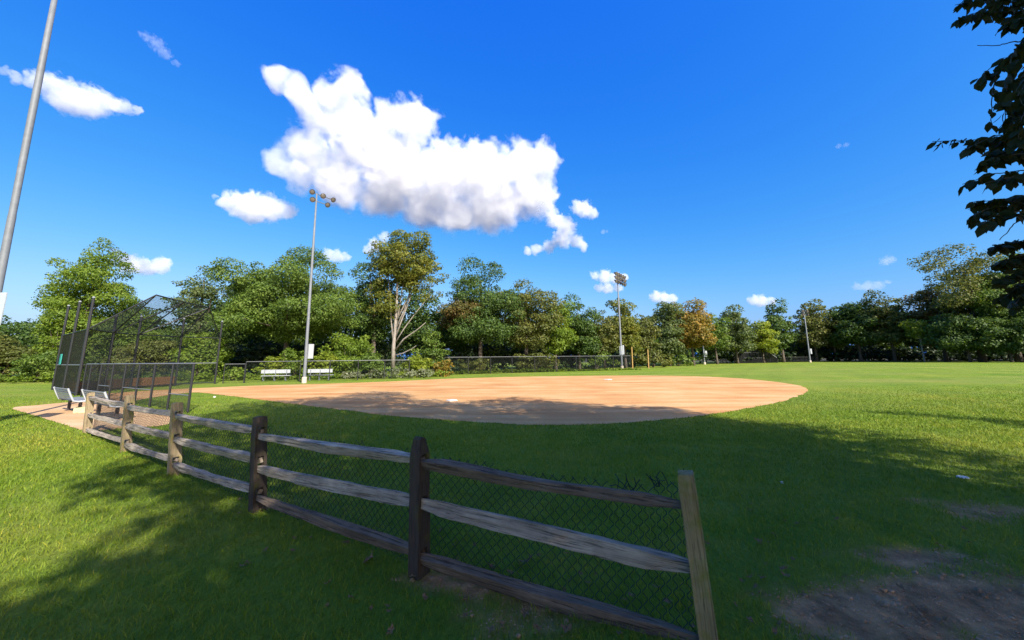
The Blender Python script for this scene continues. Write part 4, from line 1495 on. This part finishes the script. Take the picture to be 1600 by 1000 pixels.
rb = random.Random(21)
LV, LF = [], []
tw = MB()
STRANDS = [  # (photo pixels of the twig, depth, leaf spacing m, leaves per node)
    ([(1680, 30), (1600, 12), (1540, 14), (1498, 30)], 2.7, .035, 3), ([(1680, -10), (1600, -8), (1530, -4), (1492, 8)], 2.9, .035, 3), ([(1660, 40), (1600, 38), (1560, 26), (1528, 30)], 2.6, .04, 2),
    ([(1640, 62), (1580, 66), (1555, 72), (1527, 71)], 2.6, 9, 0),
    ([(1680, 80), (1600, 78), (1565, 95), (1545, 108), (1526, 128)], 2.7, .035, 2), ([(1580, 84), (1557, 112), (1550, 150), (1548, 200)], 2.7, .045, 1),
    ([(1660, 60), (1600, 60), (1580, 90), (1574, 130), (1570, 190)], 2.5, .03, 2), ([(1660, 100), (1610, 100), (1592, 130), (1585, 180), (1575, 215)], 2.6, .028, 3),
    ([(1680, 150), (1610, 150), (1595, 190), (1590, 230)], 2.4, .028, 3),
    ([(1680, 225), (1600, 222), (1550, 216), (1500, 220), (1457, 221)], 2.7, .040, 2), ([(1680, 210), (1600, 205), (1555, 212), (1510, 232)], 2.6, .032, 3),
    ([(1680, 250), (1600, 240), (1560, 245), (1530, 255)], 2.5, .028, 3), ([(1680, 235), (1600, 232), (1575, 240), (1545, 236)], 2.8, .026, 3),
    ([(1680, 270), (1600, 266), (1550, 272), (1504, 288)], 2.7, .035, 2), ([(1680, 275), (1600, 272), (1565, 280), (1540, 286)], 2.5, .03, 2),
    ([(1680, 300), (1600, 306), (1560, 312), (1516, 316)], 2.7, .026, 3), ([(1680, 316), (1600, 318), (1550, 324), (1518, 338)], 2.6, .026, 3), ([(1680, 330), (1600, 330), (1560, 335), (1535, 350)], 2.5, .03, 2),
    ([(1680, 340), (1600, 342), (1585, 350), (1562, 375)], 2.6, 9, 0),
    ([(1680, 372), (1600, 376), (1575, 380), (1550, 384)], 3.0, .024, 4), ([(1680, 395), (1600, 398), (1580, 404), (1556, 412)], 3.0, .022, 4), ([(1680, 425), (1600, 420), (1585, 428), (1560, 440)], 2.9, .022, 4),
    ([(1680, 440), (1610, 440), (1585, 452), (1562, 470)], 3.0, .024, 4), ([(1680, 455), (1620, 452), (1598, 462), (1580, 480)], 2.8, .03, 3),
    ([(1700, 20), (1640, 15), (1600, 25), (1570, 38)], 2.4, .026, 4), ([(1700, 0), (1640, -15), (1590, 0), (1545, 2)], 2.5, .026, 4), ([(1700, 120), (1650, 110), (1610, 118), (1590, 150)], 2.3, .028, 3),
]
rs = random.Random(77)
for k in range(34):                                  # the same branch goes on to the right, outside the frame
    y0 = rs.uniform(-160, 430)
    x1 = rs.uniform(1760, 2250 - max(0, y0) * .9)
    D_ = rs.uniform(2.2, 3.3)
    STRANDS.append(([(1670, y0 - 10), (1670 + (x1 - 1670) * .4, y0 - rs.uniform(10, 40)), (1670 + (x1 - 1670) * .75, y0 + rs.uniform(-20, 20)), (x1, y0 + rs.uniform(15, 80))], D_, rs.uniform(.028, .04), 3))
for (pxs, D, gap, per) in STRANDS:
    pts = [P(x, y, D + rb.uniform(-.05, .05) + .12 * (1600 - x) / 100 * -.3) for x, y in pxs]
    fine_ = []
    for a, b2 in zip(pts[:-1], pts[1:]):
        n = max(2, int((b2 - a).length / .03))
        fine_ += [a.lerp(b2, i / n) + Vector((rb.uniform(-1, 1), rb.uniform(-1, 1), rb.uniform(-1, 1))) * .003 for i in range(n)]
    fine_.append(pts[-1])
    m_ = len(fine_)
    tw.tube(fine_, [.0055 * (1 - .75 * i / m_) + .0008 for i in range(m_)], 5)
    acc = 0
    for i in range(m_ - 1):
        acc += (fine_[i + 1] - fine_[i]).length
        while per and acc > gap:
            acc -= gap
            for k in range(per):
                dr = (fine_[i + 1] - fine_[i]).normalized()
                ax_ = dr * rb.uniform(.1, .7) + Vector((rb.uniform(-.8, .8), rb.uniform(-.8, .8), rb.uniform(-1.3, -.05)))
                nr_ = Vector((rb.uniform(-.7, .7), rb.uniform(-.9, .5), rb.uniform(.2, 1)))
                L = rb.uniform(.060, .105)
                st = fine_[i] + Vector((rb.uniform(-1, 1), rb.uniform(-1, 1), rb.uniform(-1, .6))) * .018
                real_leaf(LV, LF, st, ax_, nr_, L, L * rb.uniform(.50, .66))
# main branch carrying the twigs back to the trunk
bp = big.location + Vector((0, 0, 6.4))
q0 = P(1680, 120, 2.6)
ctrl = [bp, bp.lerp(q0, .4) + UZ * .7, bp.lerp(q0, .75) + UZ * .5, q0, P(1700, 300, 2.6), P(1680, 450, 2.9)]
cv, cr_ = [], []
for i_ in range(len(ctrl) - 1):
    p0_, p1_, p2_, p3_ = (ctrl[max(0, min(len(ctrl) - 1, i_ + k_))] for k_ in (-1, 0, 1, 2))
    for k_ in range(8):
        t_ = k_ / 8
        q_ = .5 * ((2 * p1_) + (p2_ - p0_) * t_ + (2 * p0_ - 5 * p1_ + 4 * p2_ - p3_) * t_ * t_ + (3 * p1_ - p0_ - 3 * p2_ + p3_) * t_ ** 3)
        cv.append(q_ + Vector((rb.uniform(-1, 1), rb.uniform(-1, 1), rb.uniform(-1, 1))) * .012)
        cr_.append(.062 * (1 - (i_ + t_) / (len(ctrl) - 1)) + .005)
tw.tube(cv, cr_, 7)
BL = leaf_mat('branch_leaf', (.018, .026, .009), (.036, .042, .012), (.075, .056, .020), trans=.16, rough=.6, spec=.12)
tw.build('branch', BARK, big, big.location)
mb = MB(); mb.v = LV; mb.f = LF
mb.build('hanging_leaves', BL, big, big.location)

# ------------------------------------------------------------------ clouds (volumes of mist far away)
CLOUD_THICK, CLOUD_MED, CLOUD_THIN = (.0125, .46, .46), (.018, .50, .40), (.006, .7, .5)


def cloud_mat(name, blobs, dens, amp, amp2):
    """mist whose density falls off from the puffs' centres and is eroded into billows by noise"""
    m = bpy.data.materials.new(name); m.use_nodes = True
    nt = m.node_tree
    nt.nodes.remove(nt.nodes['Principled BSDF'])
    v = N(nt, 'ShaderNodeVolumePrincipled')
    v.inputs['Color'].default_value = (.985, .986, .988, 1)
    v.inputs['Anisotropy'].default_value = 0.0
    co = N(nt, 'ShaderNodeTexCoord').outputs['Object']
    rm = sum(r for _, r in blobs) / len(blobs)
    # warp the space a little so that no puff stays a ball
    wn = N(nt, 'ShaderNodeTexNoise'); wn.inputs['Scale'].default_value = 1 / (rm * 1.1); wn.inputs['Detail'].default_value = 1
    nt.links.new(co, wn.inputs['Vector'])
    sub = N(nt, 'ShaderNodeVectorMath', operation='SUBTRACT'); sub.inputs[1].default_value = (.5, .5, .5)
    nt.links.new(wn.outputs['Color'], sub.inputs[0])
    wa = N(nt, 'ShaderNodeVectorMath', operation='MULTIPLY_ADD'); wa.inputs[1].default_value = (rm * 1.1,) * 3
    nt.links.new(sub.outputs[0], wa.inputs[0]); nt.links.new(co, wa.inputs[2])
    wv_ = wa.outputs[0]
    last = None
    for c, r in blobs:
        d = N(nt, 'ShaderNodeVectorMath', operation='DISTANCE'); d.inputs[1].default_value = c
        nt.links.new(wv_, d.inputs[0])
        f = N(nt, 'ShaderNodeMath', operation='MULTIPLY_ADD'); f.inputs[1].default_value = -1 / r; f.inputs[2].default_value = 1
        nt.links.new(d.outputs['Value'], f.inputs[0])
        if last is None: last = f.outputs[0]
        else:
            x = N(nt, 'ShaderNodeMath', operation='SMOOTH_MAX'); x.inputs[2].default_value = .38
            nt.links.new(last, x.inputs[0]); nt.links.new(f.outputs[0], x.inputs[1]); last = x.outputs[0]
    vo = N(nt, 'ShaderNodeTexVoronoi', feature='F1'); vo.inputs['Scale'].default_value = 1 / (rm * .55); vo.inputs['Detail'].default_value = 1; vo.inputs['Roughness'].default_value = .55
    nt.links.new(wv_, vo.inputs['Vector'])
    # billows on the upper side, a smoother base
    zs_ = [c[2] for c, _ in blobs]
    sx_ = N(nt, 'ShaderNodeSeparateXYZ'); nt.links.new(co, sx_.inputs[0])
    hz = N(nt, 'ShaderNodeMapRange'); hz.inputs['From Min'].default_value = min(zs_) - rm * .4; hz.inputs['From Max'].default_value = min(zs_) + max(rm * 1.0, (max(zs_) - min(zs_)) * .45)
    hz.inputs['To Min'].default_value = .12
    nt.links.new(sx_.outputs['Z'], hz.inputs['Value'])
    vd = N(nt, 'ShaderNodeMath', operation='SUBTRACT'); nt.links.new(vo.outputs['Distance'], vd.inputs[0]); vd.inputs[1].default_value = .42
    vm = N(nt, 'ShaderNodeMath', operation='MULTIPLY'); nt.links.new(vd.outputs[0], vm.inputs[0]); nt.links.new(hz.outputs[0], vm.inputs[1])
    b1 = N(nt, 'ShaderNodeMath', operation='MULTIPLY_ADD'); b1.inputs[1].default_value = -amp
    nt.links.new(vm.outputs[0], b1.inputs[0]); nt.links.new(last, b1.inputs[2])
    n2 = noise_tex(nt, co, 1 / (rm * .42), 5, .62)
    b2 = N(nt, 'ShaderNodeMath', operation='MULTIPLY_ADD'); b2.inputs[1].default_value = amp2 * 2
    nt.links.new(n2, b2.inputs[0]); nt.links.new(b1.outputs[0], b2.inputs[2])
    mr = N(nt, 'ShaderNodeMapRange'); mr.inputs['From Min'].default_value = -.05 + amp2; mr.inputs['From Max'].default_value = .24 + amp2
    mr.inputs['To Min'].default_value = 0; mr.inputs['To Max'].default_value = dens
    nt.links.new(b2.outputs[0], mr.inputs['Value']); nt.links.new(mr.outputs[0], v.inputs['Density'])
    nt.links.new(v.outputs[0], nt.nodes['Material Output'].inputs['Volume'])
    return m


def cloud(blobs, dist, kind, label, seed):
    rnd = random.Random(seed)
    bm = bmesh.new()
    pts = [(Vector((0, 0, CAMZ)) + ray(x, y).normalized() * (dist * rnd.uniform(.988, 1.012)), r * 1.12 * dist / F * (ray(x, y).length ** -1)) for x, y, r in blobs]
    c = sum((p for p, _ in pts), Vector()) / len(pts)
    for p, r in pts:
        bmesh.ops.create_icosphere(bm, subdivisions=2, radius=r * 1.45, matrix=Matrix.Translation(p - c))
    me = bpy.data.meshes.new('cloud'); bm.to_mesh(me); bm.free()
    o = link('cloud', me, cloud_mat('cloud_mist', [(tuple(p - c), r) for p, r in pts], *kind)); o.location = c
    rm = o.modifiers.new('remesh', 'REMESH'); rm.mode = 'VOXEL'; rm.voxel_size = max(5, min(q[1] for q in pts) / 3)
    return tag(o, label, 'cloud', 'clouds in the blue sky')


MAIN = [(438, 126, 23), (428, 138, 12), (462, 140, 20), (476, 162, 26), (505, 158, 22), (552, 136, 26), (530, 160, 32), (600, 190, 30), (645, 192, 36), (500, 195, 36), (560, 215, 48), (482, 240, 34), (436, 256, 22), (470, 272, 22),
        (530, 275, 42), (620, 260, 58), (700, 270, 50), (600, 305, 34), (665, 320, 36), (755, 270, 48), (815, 258, 40), (848, 250, 28), (830, 300, 38), (770, 318, 42), (715, 335, 30), (545, 308, 22)]
cloud(MAIN, 2600, CLOUD_THICK, 'huge white cumulus cloud filling the middle of the sky', 1)
cloud([(858, 332, 13), (868, 345, 15), (885, 355, 17), (878, 372, 15), (900, 376, 12), (858, 384, 11), (840, 390, 9), (825, 392, 7), (912, 384, 8)], 2560, CLOUD_MED, 'ragged white cloud tail hanging off the right end of the huge cumulus', 2)
cloud([(902, 322, 11), (915, 326, 13), (928, 333, 8)], 2500, CLOUD_MED, 'small round white puff just right of the huge cumulus', 3)
cloud([(352, 314, 13), (375, 318, 19), (400, 320, 22), (425, 324, 20), (448, 328, 14), (395, 335, 14), (335, 310, 6)], 2700, CLOUD_MED, 'flat-bottomed white cloud left of the five-light pole', 4)
cloud([(20, 118, 10), (50, 125, 12), (85, 135, 20), (110, 150, 26), (135, 158, 24), (165, 160, 18), (190, 166, 13), (215, 174, 9), (5, 108, 7), (95, 160, 14)], 2500, CLOUD_MED, 'streaky white cloud crossed by the near steel pole', 5)
cloud([(228, 58, 8), (245, 68, 12), (258, 82, 9), (275, 98, 5)], 2400, CLOUD_THIN, 'faint wisp of cloud high at the upper left', 6)
cloud([(185, 402, 12), (205, 411, 15), (228, 416, 14), (252, 413, 13)], 3000, CLOUD_MED, 'low white cloud showing behind the vine-draped tree', 7)
cloud([(512, 397, 9), (526, 399, 11), (540, 400, 8)], 1850, CLOUD_MED, 'small low cloud just right of the five-light pole', 8)
cloud([(574, 390, 9), (586, 382, 12), (600, 372, 10)], 1850, CLOUD_MED, 'small cloud peeping over the left of the yellowing tree', 9)
cloud([(930, 430, 8), (945, 431, 11), (962, 433, 10), (976, 434, 7)], 3000, CLOUD_MED, 'upper of two small clouds behind the three-row floodlights', 10)
cloud([(936, 449, 7), (950, 449, 9), (966, 449, 7)], 3000, CLOUD_MED, 'lower of two small clouds behind the middle light pole', 11)
cloud([(1024, 462, 9), (1038, 465, 10), (1050, 466, 8)], 3000, CLOUD_MED, 'small white cloud touching the treetops left of the golden tree', 12)
cloud([(1176, 468, 8), (1190, 469, 10), (1205, 470, 7)], 3000, CLOUD_MED, 'small low cloud above the trees right of the golden tree', 13)
cloud([(1340, 447, 7), (1356, 446, 9), (1372, 445, 8), (1388, 440, 5)], 3000, CLOUD_THIN, 'thin flat cloud above the woods at right', 14)
cloud([(1380, 408, 6), (1390, 406, 7)], 3000, CLOUD_THIN, 'tiny faint cloud above the thin flat one at right', 15)
cloud([(1310, 228, 4), (1322, 226, 4)], 2400, CLOUD_THIN, 'tiny faint wisp alone in the right half of the sky', 16)
cloud([(942, 362, 4), (948, 361, 3)], 2500, CLOUD_THIN, 'tiny cloud speck below the small round puff', 17)

# ------------------------------------------------------------------ render settings
scene.render.engine = 'CYCLES'
cy = scene.cycles
cy.use_denoising = True
cy.denoiser = 'OPENIMAGEDENOISE'; cy.denoising_input_passes = 'RGB_ALBEDO_NORMAL'; cy.denoising_prefilter = 'NONE'
cy.max_bounces = 8; cy.diffuse_bounces = 3; cy.glossy_bounces = 2; cy.transmission_bounces = 3; cy.volume_bounces = 9; cy.volume_step_rate = .13; cy.volume_max_steps = 512; cy.transparent_max_bounces = 8
cy.sample_clamp_indirect = 8
vs = scene.view_settings
scene.display_settings.display_device = 'sRGB'
vs.view_transform = 'Standard'; vs.look = 'None'; vs.exposure = 1.05; vs.gamma = 1; vs.use_curve_mapping = False
